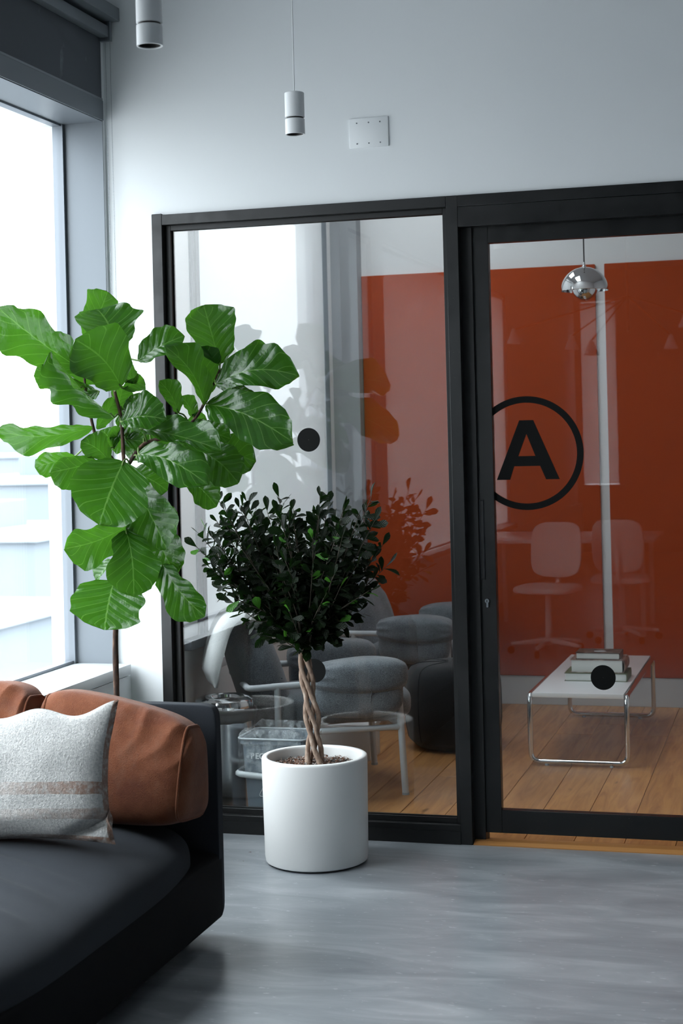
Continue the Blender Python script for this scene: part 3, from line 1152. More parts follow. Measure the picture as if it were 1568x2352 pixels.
# leaf pairs low on the crown
leaves.sort(key=lambda q: (q[0].y + 0.2 * q[0].z) + (0.0 if q[6] else 0.02))
for i, (p, tip, nm, W, bd, fo, young) in enumerate(leaves[:300]):
    bm = bmx()
    blade(bm, p, tip, nm, W, ov_shape, bd, fo, 4, 6)
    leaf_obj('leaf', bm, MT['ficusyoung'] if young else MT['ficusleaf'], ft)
bm = bmx()
for (p, tip, nm, W, bd, fo, young) in leaves[300:]:
    blade(bm, p, tip, nm, W, ov_shape, bd, fo, 4, 6)
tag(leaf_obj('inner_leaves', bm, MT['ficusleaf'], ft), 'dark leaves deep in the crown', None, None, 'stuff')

# ------------------------------------------------------------------ fiddle leaf fig
LEAVES = [
(-2.487,5.290,1.852,-2.710,5.091,2.097,0.239,-0.849,-0.471,0.203,0.080,0.250),
(-2.521,5.395,1.977,-2.471,5.492,2.161,0.678,-0.710,0.192,0.146,0.060,0.150),
(-2.377,5.332,1.909,-2.464,5.380,2.084,0.526,-0.718,0.456,0.238,0.140,0.200),
(-2.315,5.246,1.785,-2.429,5.109,1.963,0.779,-0.627,0.017,0.238,0.120,0.220),
(-2.502,5.296,1.784,-2.624,5.220,1.889,-0.108,-0.737,-0.667,0.095,0.100,0.500),
(-2.428,5.307,1.771,-2.535,5.328,1.767,-0.142,-0.820,-0.554,0.064,0.100,0.300),
(-2.455,5.299,1.642,-2.775,5.176,1.661,0.263,-0.775,-0.575,0.133,0.100,0.200),
(-2.325,5.201,1.676,-2.506,5.087,1.930,-0.220,-0.821,-0.527,0.159,0.050,0.550),
(-2.445,5.313,1.637,-2.402,5.377,1.752,0.816,-0.577,0.017,0.087,0.100,0.300),
(-2.310,5.226,1.660,-2.136,5.234,1.665,0.020,-0.801,0.598,0.172,0.160,0.300),
(-2.374,5.395,1.784,-2.318,5.453,1.825,0.765,-0.620,-0.172,0.064,0.100,0.300),
(-2.285,5.338,1.881,-2.111,5.366,1.970,-0.009,-0.947,0.322,0.124,0.180,0.300),
(-2.051,5.384,1.714,-2.152,5.251,1.938,0.819,-0.573,0.031,0.153,0.120,0.450),
(-2.057,5.465,1.759,-2.110,5.408,1.928,0.950,-0.208,0.231,0.111,0.050,0.600),
(-2.021,5.475,1.864,-2.086,5.488,2.094,0.568,-0.797,0.204,0.191,0.060,0.250),
(-2.013,5.405,1.788,-1.698,5.422,1.816,0.011,-0.896,0.444,0.178,0.160,0.250),
(-1.989,5.547,1.843,-1.852,5.649,1.913,0.157,-0.696,0.701,0.099,0.120,0.300),
(-2.037,5.367,1.716,-1.694,5.319,1.584,0.018,-0.926,0.377,0.194,0.120,0.150),
(-1.987,5.444,1.807,-1.874,5.444,1.760,-0.183,-0.876,-0.447,0.083,0.150,0.400),
(-2.146,5.367,1.688,-2.197,5.311,1.811,0.760,-0.649,0.020,0.089,0.080,0.300),
(-2.120,5.447,1.665,-2.164,5.434,1.752,0.792,-0.516,0.325,0.070,0.080,0.300),
(-2.253,5.263,1.633,-1.941,5.249,1.559,0.124,-0.726,0.676,0.159,0.100,0.350),
(-2.132,5.423,1.621,-1.972,5.437,1.592,0.181,-0.777,0.602,0.114,0.120,0.300),
(-2.253,5.243,1.544,-1.964,5.180,1.440,0.019,-0.832,0.554,0.165,0.140,0.200),
(-2.088,5.383,1.551,-1.919,5.359,1.436,0.180,-0.874,0.450,0.159,0.140,0.200),
(-2.087,5.467,1.530,-1.903,5.509,1.510,0.246,-0.910,0.333,0.153,0.100,0.150),
(-2.136,5.421,1.449,-2.032,5.430,1.349,0.345,-0.896,0.279,0.105,0.080,0.300),
(-2.558,5.363,1.538,-2.696,5.313,1.513,0.375,-0.825,-0.422,0.105,0.080,0.200),
(-2.439,5.293,1.515,-2.578,5.191,1.495,0.574,-0.696,-0.432,0.156,0.120,0.300),
(-2.402,5.325,1.514,-2.490,5.268,1.599,0.689,-0.672,0.271,0.118,0.120,0.250),
(-2.414,5.394,1.564,-2.463,5.391,1.637,0.557,-0.760,0.334,0.095,0.100,0.200),
(-2.296,5.209,1.518,-2.367,5.147,1.309,0.349,-0.924,0.155,0.254,0.100,0.100),
(-2.302,5.270,1.292,-2.509,5.148,1.230,0.550,-0.742,-0.383,0.175,0.120,0.300),
(-2.308,5.310,1.434,-2.170,5.287,1.212,0.065,-0.988,0.142,0.188,0.120,0.150),
(-2.295,5.397,1.296,-2.180,5.388,1.106,0.034,-0.997,0.066,0.178,0.120,0.150),
(-2.301,5.229,1.272,-2.258,5.179,1.051,0.494,-0.823,0.282,0.188,0.120,0.150),
(-2.372,5.271,1.088,-2.384,5.205,0.927,0.308,-0.889,0.340,0.248,0.080,0.080),
(-2.221,5.366,1.136,-2.062,5.370,0.963,-0.016,-0.999,-0.037,0.165,0.080,0.350),
(-2.291,5.346,1.141,-2.230,5.353,1.125,0.225,-0.855,0.467,0.057,0.200,0.300),
(-2.338,5.343,1.253,-2.288,5.347,1.125,-0.099,-0.993,-0.068,0.089,0.100,0.300),
(-2.411,5.364,1.156,-2.480,5.365,1.079,-0.372,-0.872,0.318,0.079,0.100,0.400),
(-2.350,5.392,1.473,-2.218,5.419,1.409,0.367,-0.840,0.400,0.133,0.120,0.200),
(-2.289,5.326,1.518,-2.159,5.311,1.472,0.187,-0.647,0.739,0.083,0.160,0.300),
(-2.335,5.469,1.318,-2.211,5.504,1.289,0.338,-0.852,0.401,0.089,0.100,0.200),
(-2.402,5.398,1.698,-2.390,5.432,1.798,0.666,-0.725,0.173,0.083,0.100,0.200),
(-2.366,5.397,1.595,-2.198,5.446,1.558,0.336,-0.789,0.513,0.143,0.100,0.200),
(-2.367,5.439,1.610,-2.436,5.398,1.596,0.526,-0.788,-0.319,0.111,0.100,0.200),
(-2.313,5.434,1.593,-2.367,5.418,1.530,0.083,-0.982,0.169,0.095,0.100,0.200),
(-2.387,5.412,1.707,-2.330,5.418,1.610,0.028,-0.999,-0.044,0.105,0.100,0.200),
(-2.426,5.391,1.837,-2.521,5.374,1.926,0.512,-0.760,0.400,0.137,0.100,0.250),
(-2.452,5.352,1.765,-2.607,5.266,1.868,0.104,-0.836,-0.539,0.111,0.100,0.350),
(-2.339,5.426,1.803,-2.455,5.414,1.925,0.464,-0.810,0.358,0.127,0.100,0.200),
(-2.295,5.428,1.660,-2.351,5.412,1.763,0.611,-0.762,0.215,0.095,0.100,0.250),
(-2.449,5.384,1.805,-2.600,5.289,2.011,0.039,-0.917,-0.396,0.153,0.080,0.300),
(-2.364,5.419,1.370,-2.495,5.371,1.422,0.235,-0.934,-0.269,0.111,0.100,0.200),
(-2.169,5.464,1.630,-2.094,5.496,1.684,0.539,-0.795,-0.277,0.079,0.100,0.200),
(-2.373,5.437,1.321,-2.261,5.469,1.366,0.357,-0.901,-0.245,0.127,0.100,0.200),
]
fg = thing('fiddle_leaf_fig', 'tall fiddle leaf fig with large green leaves behind the sofa', 'tree', (P2[0], P2[1], 0.355))
fbark = M('fig_bark', '5b4335', 0.85)
g = G(fbark)
g.col(g.ramp(g.noise(g.coords((1, 1, 0.3)), 70, 5, 0.6), [(0.3, '15100d'), (0.52, '3d2619'), (0.74, '6e5443')]))
g.bump(g.noise(g.coords((1, 1, 0.4)), 90, 4), 0.5, 0.004)
TR = [(-2.400, 5.350, 0.352), (-2.409, 5.343, 0.50), (-2.406, 5.344, 0.658), (-2.403, 5.345, 0.913), (-2.372, 5.354, 1.103), (-2.354, 5.359, 1.277), (-2.357, 5.358, 1.42), (-2.361, 5.357, 1.531), (-2.367, 5.356, 1.675), (-2.388, 5.349, 1.786), (-2.404, 5.366, 1.931)]
BL = [(-2.357, 5.358, 1.436), (-2.395, 5.348, 1.516), (-2.449, 5.332, 1.597), (-2.457, 5.309, 1.645), (-2.47, 5.305, 1.725), (-2.49, 5.32, 1.805), (-2.521, 5.374, 1.936)]
BR = [(-2.357, 5.358, 1.484), (-2.289, 5.378, 1.577), (-2.182, 5.409, 1.606), (-2.112, 5.429, 1.66), (-2.072, 5.44, 1.723), (-2.048, 5.447, 1.77), (-2.016, 5.456, 1.841)]
allp = []
for nm_, pts, r0, r1_ in (('trunk', TR, 0.0125, 0.005), ('branch', BL, 0.0075, 0.004), ('branch', BR, 0.0075, 0.004)):
    sp_ = smoothpath(pts, 8)
    obj(nm_, tube(bmx(), sp_, [(r0 + (r1_ - r0) * i / (len(sp_) - 1)) * (1 + 0.12 * noise.noise(p_ * 40)) for i, p_ in enumerate(sp_)], 12), fbark, fg, 80)
    allp += [p_ for p_ in sp_ if p_.z > 1.05]
petm = M('petiole', '5f7a3a', 0.6)
for i, q in enumerate(LEAVES):
    b_, t_, n_ = Vector(q[0:3]), Vector(q[3:6]), Vector(q[6:9])
    W, bd, fo = q[9] * 1.1, q[10], q[11]
    sh = heart_shape if i in (31, 36) else fig_shape
    bm = bmx()
    blade(bm, b_, t_, n_, W, sh, bd, fo * 1.35, 12, 26, 0.11, i * 1.37, 0.20, 0.05)
    lo = leaf_obj('leaf', bm, MT['figleaf'], fg)
    near = min(allp, key=lambda p_: (p_ - b_).length)
    if (near - b_).length > 0.012:
        md = near.lerp(b_, 0.5) + Vector((0, 0, 0.012))
        ax_ = (t_ - b_).normalized()
        pp = smoothpath([near, md, b_, b_ + ax_ * 0.02], 5)
        bm = tube(bmx(), pp, 0.0032, 6)
        obj('petiole', bm, petm, lo, 80)

# ------------------------------------------------------------------ pendants over the front room
MT['lampwhite'] = M('lamp_white_enamel', 'e2e4e5', 0.45)
MT['bulb_in'] = M('lamp_dark_inside', '1a1713', 0.5)


def spot_pendant(label, x, y, zb):
    r = thing('pendant_lamp', label, 'pendant lamp', (x, y, zb), group='white cylinder pendants')
    R = 0.0325
    obj('upper_body', lathe(bmx(), [(0.001, 0.139), (R - 0.002, 0.139), (R, 0.137), (R, 0.0575), (R - 0.003, 0.0565), (0.001, 0.0565)], (x, y, zb), 48), MT['lampwhite'], r, 40)
    obj('neck', lathe(bmx(), [(R - 0.0045, 0.0565), (R - 0.0045, 0.0515)], (x, y, zb), 48), MT['bulb_in'], r, 60)
    lb = obj('lower_body', lathe(bmx(), [(0.001, 0.0515), (R - 0.002, 0.0515), (R, 0.050), (R, 0.0), (R - 0.004, 0.0), (R - 0.006, 0.012), (R - 0.010, 0.034), (0.001, 0.036)], (x, y, zb), 48), MT['lampwhite'], r, 40)
    obj('reflector', lathe(bmx(), [(R - 0.0045, 0.002), (R - 0.0065, 0.012), (R - 0.011, 0.033), (0.001, 0.0345)], (x, y, zb), 48), MT['bulb_in'], lb, 40)
    obj('cord', tube(bmx(), [(x, y, zb + 0.139), (x, y, ZC - 0.02)], 0.0021, 8), MT['lampwhite'], r, 60)
    obj('ceiling_rose', lathe(bmx(), [(0.001, -0.025), (0.045, -0.025), (0.05, 0.0)], (x, y, ZC), 32), MT['lampwhite'], r, 40)


spot_pendant('white cylinder pendant lamp hanging nearest the large window and its blind', -1.521, 3.673, 2.573)
spot_pendant('white cylinder pendant lamp hanging beside the blank wall plate', -1.573, 5.031, 2.593)

# wall plate
r = thing('wall_plate', 'blank white cover plate with six screws on the white wall', 'cover plate', (-1.582, YW, 2.776))
obj('plate', box(bmx(), -1.661, -1.503, YW - 0.007, YW, 2.717, 2.833, 0.002, 2), MT['white'], r, 40)
for x in (-1.63, -1.582, -1.536):
    for z in (2.733, 2.814):
        bm = bmx()
        lathe(bm, [(0.0003, 0.0), (0.0030, 0.0), (0.0025, 0.0016), (0.0003, 0.0018)], n=14)
        bm.transform(Matrix.Translation((x, YW - 0.0068, z)) @ Matrix.Rotation(PI / 2, 4, 'X'))
        obj('screw', bm, M('screw_steel', '6f7479', 0.4, metal=0.6), r, 40)

# ------------------------------------------------------------------ armchairs in the glazed room
MT['chairfab'] = fabric('grey_boucle', '4c5157', '8a8f95', 320, 0.9, 0.95, 0.3, 8)
MT['tubegrey'] = M('pale_tube_enamel', 'b9bec3', 0.4)


def armchair(label, x, y, rz):
    r = thing('armchair', label, 'armchair', (x, y, 0), rz, 'grey armchairs in the glazed room')

    def add(name, bm, mat, sm=70, par=None):
        return obj(name, bm, mat, par or r, sm, local=True)
    R = 0.0150
    W_ = 0.33
    for s in (-1, 1):
        # arm tube bends down into the front leg
        pts = fillet([(-0.30, s * W_, 0.505), (0.262, s * W_, 0.515), (0.285, s * W_, 0.0)], 0.055, 8)
        add('front_leg', tube(bmx(), pts, R, 12), MT['tubegrey'])
        add('rear_leg', tube(bmx(), [(-0.275, s * W_, 0.505), (-0.275, s * W_, 0.0)], R * 0.95, 12), MT['tubegrey'])
        for fx in (0.285, -0.275):
            add('glide', lathe(bmx(), [(0.001, 0.0), (0.0165, 0.0), (0.0165, 0.008), (0.0135, 0.012)], (fx, s * W_, 0), 16), M('glide', '8f9499', 0.5))
        # upholstered arm: a fat roll over the tube and a hanging side pad
        bm = soft(0.215, 0.098, 0.078, 3.4, 18, 0.004, 7, s)
        for v_ in bm.verts:
            p = v_.co
            a_ = math.atan2(p.z, p.y)
            k = max(0, (-p.x - 0.09) / 0.12) + max(0, (p.x - 0.15) / 0.07) * 0.6
            p.z *= 1 - 0.18 * max(0, -p.x / 0.215)
            p += Vector((0, math.cos(a_), math.sin(a_))) * 0.006 * k * math.sin(a_ * 13)
        bm.transform(Matrix.Translation((0.088, s * W_, 0.535)))
        arm = add('arm', bm, MT['chairfab'])
        bm = soft(0.200, 0.072, 0.100, 3.6, 14, 0.005, 6, s + 3)
        bm.transform(Matrix.Translation((0.082, s * (W_ + 0.004), 0.455)))
        add('arm_pad', bm, MT['chairfab'], 70, arm)
        if True:
            # seam over the pad
            add('seam', tube(bmx(), fillet([(0.12, s * (W_ + 0.0985), 0.56), (0.13, s * (W_ + 0.090), 0.49), (0.12, s * (W_ + 0.078), 0.45), (0.125, s * (W_ + 0.072), 0.385)], 0.02), 0.0022, 6), MT['chairfab'], 70, arm)
    # rear loop of the tube behind the back
    pts = fillet([(-0.29, -W_, 0.505), (-0.40, -W_ + 0.01, 0.50), (-0.41, W_ - 0.10, 0.50), (-0.29, W_, 0.505)], 0.04, 6)
    add('rear_rail', tube(bmx(), pts, R * 0.95, 12), MT['tubegrey'])
    for fx in (0.272, -0.275):
        add('cross_rail', tube(bmx(), [(fx, -W_, 0.300), (fx, W_, 0.300)], R * 0.9, 10), MT['tubegrey'])
    for s in (-1, 1):
        add('side_rail', tube(bmx(), [(-0.275, s * W_, 0.300), (0.272, s * W_, 0.300)], R * 0.9, 10), MT['tubegrey'])
    bm = soft(0.325, 0.262, 0.078, 4.0, 18, 0.006, 6, 2)
    for v_ in bm.verts:
        if v_.co.z < 0:
            v_.co.z *= 1.0 + 0.35 * max(0, -v_.co.x / 0.3)
    bm.transform(Matrix.Translation((0.045, 0, 0.375)))
    add('seat', bm, MT['chairfab'])
    bm = soft(0.112, 0.240, 0.285, 2.7, 22, 0.006, 6, 5)
    for v_ in bm.verts:
        p = v_.co
        p.y *= 1 - 0.28 * max(0, p.z / 0.285) ** 2
        p.x += 0.010 * math.sin(p.z * 60) * max(0, (p.z - 0.1) / 0.2) * (1 if p.x > 0 else 0)
    bm.transform(Matrix.Translation((-0.318, 0, 0.515)) @ Matrix.Rotation(math.radians(-17), 4, 'Y'))
    bk = add('backrest', bm, MT['chairfab'])
    add('back_seam', tube(bmx(), [(-0.235, -0.20, 0.52), (-0.222, 0.0, 0.52), (-0.235, 0.20, 0.52)], 0.003, 6), MT['chairfab'], 70, bk)
    return r


H1 = math.radians(26.8)
armchair('grey upholstered armchair with a white throw over its back', -2.095, 6.97, H1)
armchair('grey upholstered armchair facing the coffee table behind the dark pouf', -2.033, 8.642, math.radians(-7))

# throw over the back of the near chair
thm = fabric('white_throw_wool', 'd6d8d8', 'e4e5e4', 300, 0.6, 0.95, 0.3)
prof = [(-0.530, 0.500), (-0.518, 0.58), (-0.500, 0.66), (-0.478, 0.73), (-0.450, 0.775), (-0.415, 0.795), (-0.375, 0.790), (-0.345, 0.765)]
P_ = smoothpath([(x, 0, z) for x, z in prof], 5)
bm = bmx()
L = []
for i in range(15):
    yy = -0.245 + 0.275 * i / 14
    outer, inner = [], []
    for k, p in enumerate(P_):
        d = (P_[min(k + 1, len(P_) - 1)] - P_[max(k - 1, 0)]).normalized()
        nn = Vector((-d.z, 0, d.x))
        q = p + Vector((0, yy, 0)) + nn * (0.006 * math.sin(yy * 40 + k * 0.15))
        fat = 0.052 * min(1.0, (k + 1) / 5.0) * (1 - 0.35 * k / len(P_)) * (1 - abs(i / 7 - 1) ** 4) ** 0.5 + 0.004
        outer.append(q + nn * fat)
        inner.append(q - nn * 0.006)
    L.append(outer + inner[::-1])
rings(bm, L)
bm.transform(Matrix.Rotation(H1, 4, 'Z'))
o = obj('throw_blanket', bm, thm, None, 60)
o.location = (-2.095, 6.97, 0)
tag(o, 'white throw hanging over the back of the near grey armchair', 'blanket')

# ------------------------------------------------------------------ dark pouf
bm = bmx()
lathe(bm, [(0.001, 0.012), (0.19, 0.012), (0.228, 0.05), (0.242, 0.14), (0.242, 0.30), (0.232, 0.375), (0.208, 0.408), (0.15, 0.425), (0.001, 0.43)], (0, 0, 0), 56)
r = thing('pouf', 'round dark pouf standing on the oak floor behind the mullion', 'pouf', (-1.705, 7.90, 0))
bm.transform(Matrix.Translation((-1.705, 7.90, 0)))
MT['pouf'] = fabric('charcoal_pouf', '1a1c1f', '2a2d31', 500, 0.5)
obj('pouf_body', bm, MT['pouf'], r, 60)
for k in range(8):
    a = 2 * PI * k / 8 + 0.2
    pts = [(-1.705 + q * math.cos(a), 7.90 + q * math.sin(a), z) for q, z in ((0.03, 0.4305), (0.15, 0.4265), (0.209, 0.409), (0.2335, 0.376), (0.2432, 0.30), (0.2432, 0.14), (0.229, 0.05))]
    obj('seam', tube(bmx(), smoothpath(pts, 3), 0.002, 6), MT['pouf'], r, 60)

# ------------------------------------------------------------------ low white box behind the near chair
r = thing('storage_box', 'low white storage box on the oak floor beneath the armchair', 'box', (-2.27, 7.56, 0))
obj('box_body', box(bmx(), -2.52, -2.03, 7.47, 7.66, 0.0, 0.150, 0.004, 2), MT['lampwhite'], r, 40)
obj('box_lid', box(bmx(), -2.525, -2.025, 7.465, 7.665, 0.150, 0.172, 0.004, 2), MT['lampwhite'], r, 40)

# ------------------------------------------------------------------ tubular coffee table
TX0, TX1, TY0, TY1, TH = -1.243, -0.787, 7.505, 8.785, 0.345
r = thing('coffee_table', 'white topped coffee table on chrome tube runners', 'table', ((TX0 + TX1) / 2, (TY0 + TY1) / 2, 0), math.radians(-0.5))
hx, hy = (TX1 - TX0) / 2, (TY1 - TY0) / 2
MT['tabletop'] = M('white_laminate', 'e6e8ea', 0.22)
obj('tabletop', box(bmx(), -hx + 0.012, hx - 0.012, -hy - 0.004, hy + 0.004, TH - 0.022, TH, 0.002, 2), MT['tabletop'], r, 40, local=True)
T = 0.0125
for s in (-1, 1):
    # runner loop: down, along under the short end, and up again
    pts = fillet([(-hx, -s * 0.0, TH - 0.012), (-hx, s * hy, TH - 0.012), (-hx, s * hy, T + 0.006), (hx, s * hy, T + 0.006), (hx, s * hy, TH - 0.012), (hx, 0, TH - 0.012)], 0.045, 8)
    part(obj('tube_frame', tube(bmx(), pts, T, 14), MT['chrome'], r, 60, local=True), 'chrome tube runner')
    for fx in (-hx + 0.075, hx - 0.075):
        obj('foot_pad', lathe(bmx(), [(0.001, 0), (0.010, 0), (0.010, 0.010), (0.001, 0.010)], (fx, s * hy, 0), 14), M('pad', '9da2a6', 0.5), r, 40, local=True)

# books
MT['pages'] = M('book_pages', 'dcdcd8', 0.8)
g = G(MT['pages'])
g.bump(g.noise(g.coords((1, 1, 60)), 12, 2), 0.3, 0.002)


def book(label, x0, x1, y0, y1, z0, th, cover, ct=0.003, round_=False):
    r = thing('book', label, 'book', ((x0 + x1) / 2, (y0 + y1) / 2, z0))
    obj('cover', box(bmx(), x0, x1, y0, y1, z0, z0 + ct), cover, r)
    obj('cover', box(bmx(), x0, x1, y0, y1, z0 + th - ct, z0 + th), cover, r)
    e = x1
    bm = bmx()
    L = []
    for yy in (y0, y1):
        lp = []
        for k in range(9):
            a = -PI / 2 + PI * k / 8
            bul = (0.014 if round_ else 0.003) * math.cos(a)
            lp.append((e - 0.002 + bul, yy, z0 + th / 2 + th / 2 * math.sin(a)))
        for k in range(9):
            a = PI / 2 - PI * k / 8
            bul = (0.014 if round_ else 0.003) * math.cos(a)
            lp.append((e - 0.006 + bul * 0.9, yy, z0 + th / 2 + (th / 2 - 0.003) * math.sin(a)))
        L.append(lp)
    rings(bm, L)
    obj('spine', bm, cover, r, 50)
    obj('pages', box(bmx(), x0 + 0.005, x1 - 0.004, y0 + 0.004, y1 - 0.004, z0 + ct, z0 + th - ct), MT['pages'], r)
    return r


def cover_mat(name, stops, scale):
    m = M(name, stops[0][1], 0.4)
    g = G(m)
    g.col(g.ramp(g.noise(g.coords(), scale, 4, 0.6), stops))
    return m


book('green covered book at the bottom of the stack on the coffee table', -1.132, -0.826, 7.865, 8.085, TH, 0.040, M('green_cover', '5c6246', 0.6))
book('thick book with a mottled rounded spine in the middle of the stack', -1.104, -0.846, 7.885, 8.09, TH + 0.040, 0.064, cover_mat('mottled_cover', [(0.35, '3a3230'), (0.5, '8a6a5c'), (0.7, 'c8c2bc')], 30), round_=True)
cm = cover_mat('dark_picture_cover', [(0.32, '1c1d1f'), (0.5, '4a4038'), (0.62, '6a5c52'), (0.74, '9a9896')], 26)
bk = book('small dark picture book on top of the stack of books', -1.080, -0.862, 7.90, 8.06, TH + 0.104, 0.032, cm)
bm = bmx()
lathe(bm, [(0.0003, 0), (0.030, 0), (0.030, 0.0004), (0.0003, 0.0004)], n=28)
bm.transform(Matrix.Translation((-0.966, 7.965, TH + 0.104 + 0.032)) @ Matrix.Scale(0.75, 4, (0, 1, 0)))
obj('cover_print', bm, M('cover_print_grey', 'a9adb1', 0.5), bk)

# ------------------------------------------------------------------ chrome dome pendant
x, y, z = -0.969, 7.732, 2.262
r = thing('dome_lamp', 'chrome pendant lamp with a dome shade over a half ball', 'pendant lamp', (x, y, z))
R = 0.115
pr = [(R * math.cos(a), R * 0.99 * math.sin(a)) for a in [PI / 2 * k / 16 for k in range(16)]] + [(0.006, R)]
pr_in = [(max(0.006, q[0] - 0.0015), q[1] - 0.0015) for q in reversed(pr)]
part(obj('dome_shade', lathe(bmx(), pr + pr_in + [pr[0]], (x, y, z), 64), MT['chrome'], r, 40), 'chrome dome shade')
R2 = 0.062
pr = [(0.001, -R2)] + [(R2 * math.sin(a), -R2 * math.cos(a)) for a in [PI / 2 * k / 14 for k in range(1, 15)]]
part(obj('lower_bowl', lathe(bmx(), pr + [(R2 - 0.002, 0.0), (0.001, -0.005)], (x, y, z + 0.012), 48), MT['chrome'], r, 40), 'chrome half ball')
obj('cap', lathe(bmx(), [(0.010, R - 0.006), (0.010, R + 0.004), (0.0065, R + 0.006), (0.0055, R + 0.022), (0.001, R + 0.024)], (x, y, z), 20), MT['chrome'], r, 40)
obj('cord', tube(bmx(), [(x, y, z + R + 0.02), (x, y, ZC - 0.01)], 0.0032, 8), M('black_cord', '151515', 0.6), r, 60)
obj('ceiling_cup', lathe(bmx(), [(0.05, -0.03), (0.055, 0.0)], (x, y, ZC), 24, True), MT['chrome'], r, 40)

# ------------------------------------------------------------------ waste bins behind the glass
bx_, by_ = -2.380, 6.400
r = thing('waste_bin', 'round stainless steel waste bin with a black liner and ring lid', 'bin', (bx_, by_, 0))
R = 0.122
part(obj('bin_body', lathe(bmx(), [(0.001, 0.0), (R, 0.0), (R, 0.432), (R - 0.004, 0.432), (R - 0.004, 0.01)], (bx_, by_, 0), 64), MT['steel'], r, 40), 'stainless steel drum')
part(obj('ring_lid', lathe(bmx(), [(R + 0.004, 0.439), (R + 0.006, 0.457), (R + 0.001, 0.475), (R - 0.02, 0.485), (R - 0.045, 0.487), (R - 0.058, 0.483), (R - 0.062, 0.471), (R - 0.05, 0.459), (R, 0.439), (R + 0.004, 0.439)], (bx_, by_, 0), 64), MT['chrome'], r, 40), 'polished ring lid')
bm = bmx()
L = []
for z_, rr in ((0.445, 0.000), (0.439, 0.012), (0.423, 0.017), (0.405, 0.012), (0.389, 0.010), (0.385, 0.004)):
    L.append([(bx_ + (R + rr + 0.004 * noise.noise(Vector((math.cos(2 * PI * i / 72) * 9, math.sin(2 * PI * i / 72) * 9, z_ * 60)))) * math.cos(2 * PI * i / 72),
               by_ + (R + rr + 0.004 * noise.noise(Vector((math.cos(2 * PI * i / 72) * 9, math.sin(2 * PI * i / 72) * 9, z_ * 60)))) * math.sin(2 * PI * i / 72),
               z_ + 0.004 * noise.noise(Vector((i * 0.5, z_ * 90, 3)))) for i in range(72)])
rings(bm, L, True, False, False)
part(obj('bin_liner', bm, M('black_liner', '0e0f10', 0.3), r, 80), 'crumpled black bag edge')

r = thing('recycling_bin', 'grey blue recycling bin with a clear plastic liner behind the planter', 'bin', (-2.10, 6.28, 0))
X0, X1_, Y0, Y1 = -2.232, -1.945, 6.150, 6.385
mb = M('bin_blue_grey', '6f7a86', 0.55)


def rrect(cx, cy, hx, hy, z, rad=0.03, seg=6):
    out = []
    for sx, sy, a0 in ((1, 1, 0), (-1, 1, PI / 2), (-1, -1, PI), (1, -1, 3 * PI / 2)):
        for k in range(seg + 1):
            a = a0 + PI / 2 * k / seg
            out.append((cx + sx * (hx - rad) + rad * math.cos(a), cy + sy * (hy - rad) + rad * math.sin(a), z))
    return out


cx, cy = (X0 + X1_) / 2, (Y0 + Y1) / 2
hx, hy = (X1_ - X0) / 2, (Y1 - Y0) / 2
ZT = 0.352
rings(bm := bmx(), [rrect(cx, cy, hx - 0.026, hy - 0.02, 0.0), rrect(cx, cy, hx - 0.008, hy - 0.006, ZT - 0.02), rrect(cx, cy, hx, hy, ZT - 0.018), rrect(cx, cy, hx, hy, ZT),
                    rrect(cx, cy, hx - 0.008, hy - 0.008, ZT), rrect(cx, cy, hx - 0.012, hy - 0.010, ZT - 0.02), rrect(cx, cy, hx - 0.03, hy - 0.024, 0.01)])
bb = obj('bin_body', bm, mb, r, 40)
bp = M('liner_film', 'cfd4d8', 0.25)
G_ = G(bp)
trn = G_.n('ShaderNodeBsdfTransparent')
mxs = G_.n('ShaderNodeMixShader')
G_.l(G_.ramp(G_.noise(G_.coords(), 26, 5, 0.7), [(0.46, (0.05,) * 3), (0.68, (0.55,) * 3)]), mxs.inputs[0])
G_.l(trn.outputs[0], mxs.inputs[1])
G_.l(G_.b.outputs[0], mxs.inputs[2])
G_.l(mxs.outputs[0], [n for n in G_.t.nodes if n.type == 'OUTPUT_MATERIAL'][0].inputs['Surface'])
G_.bump(G_.noise(G_.coords(), 40, 5, 0.7), 0.8, 0.01)
loops = []
for z_, e in ((ZT - 0.15, 0.008), (ZT - 0.14, 0.014), (ZT - 0.10, 0.007), (ZT - 0.05, 0.006), (ZT - 0.005, 0.006), (ZT + 0.006, 0.003), (ZT + 0.012, -0.008), (ZT + 0.004, -0.016), (ZT - 0.06, -0.02)):
    lp = rrect(cx, cy, hx + e, hy + e, z_, 0.03, 8)
    nl_ = []
    for i, p in enumerate(lp):
        q = Vector(p)
        nz = noise.noise(Vector((q.x * 26, q.y * 26, z_ * 18)))
        pk = 0.0
        if z_ > ZT:
            pk = 0.030 * max(0, math.sin((q.x - X0) * 30 + 0.6)) ** 3 + 0.012 * abs(nz)
        sag = 0.018 * (q.x - X0) / 0.3 if z_ < ZT - 0.08 else 0
        nl_.append((q.x + 0.004 * nz, q.y + 0.003 * nz * (1 if q.y > cy else 0.6), z_ + pk - sag + (0.010 * nz if z_ < ZT - 0.12 else 0)))
    loops.append(nl_)
bm = bmx()
rings(bm, loops, True, False, False)
ln = part(obj('bin_liner', bm, bp, r, 80), 'clear crumpled plastic liner')
hm = []
for z_, e in ((ZT - 0.152, 0.010), (ZT - 0.146, 0.018), (ZT - 0.134, 0.018), (ZT - 0.126, 0.009)):
    hm.append([(q[0] + 0.003 * noise.noise(Vector((q[0] * 60, q[1] * 60, z_ * 80))), q[1], z_ - 0.022 * (q[0] - X0) / 0.3 + 0.005 * noise.noise(Vector((q[0] * 25, q[1] * 25, 1)))) for q in rrect(cx, cy, hx + e, hy + e, 0, 0.03, 8)])
rings(bm := bmx(), hm, True, False, False)
part(obj('liner_hem', bm, M('liner_hem_film', 'c9ced2', 0.3), ln, 80), 'bunched white liner hem')
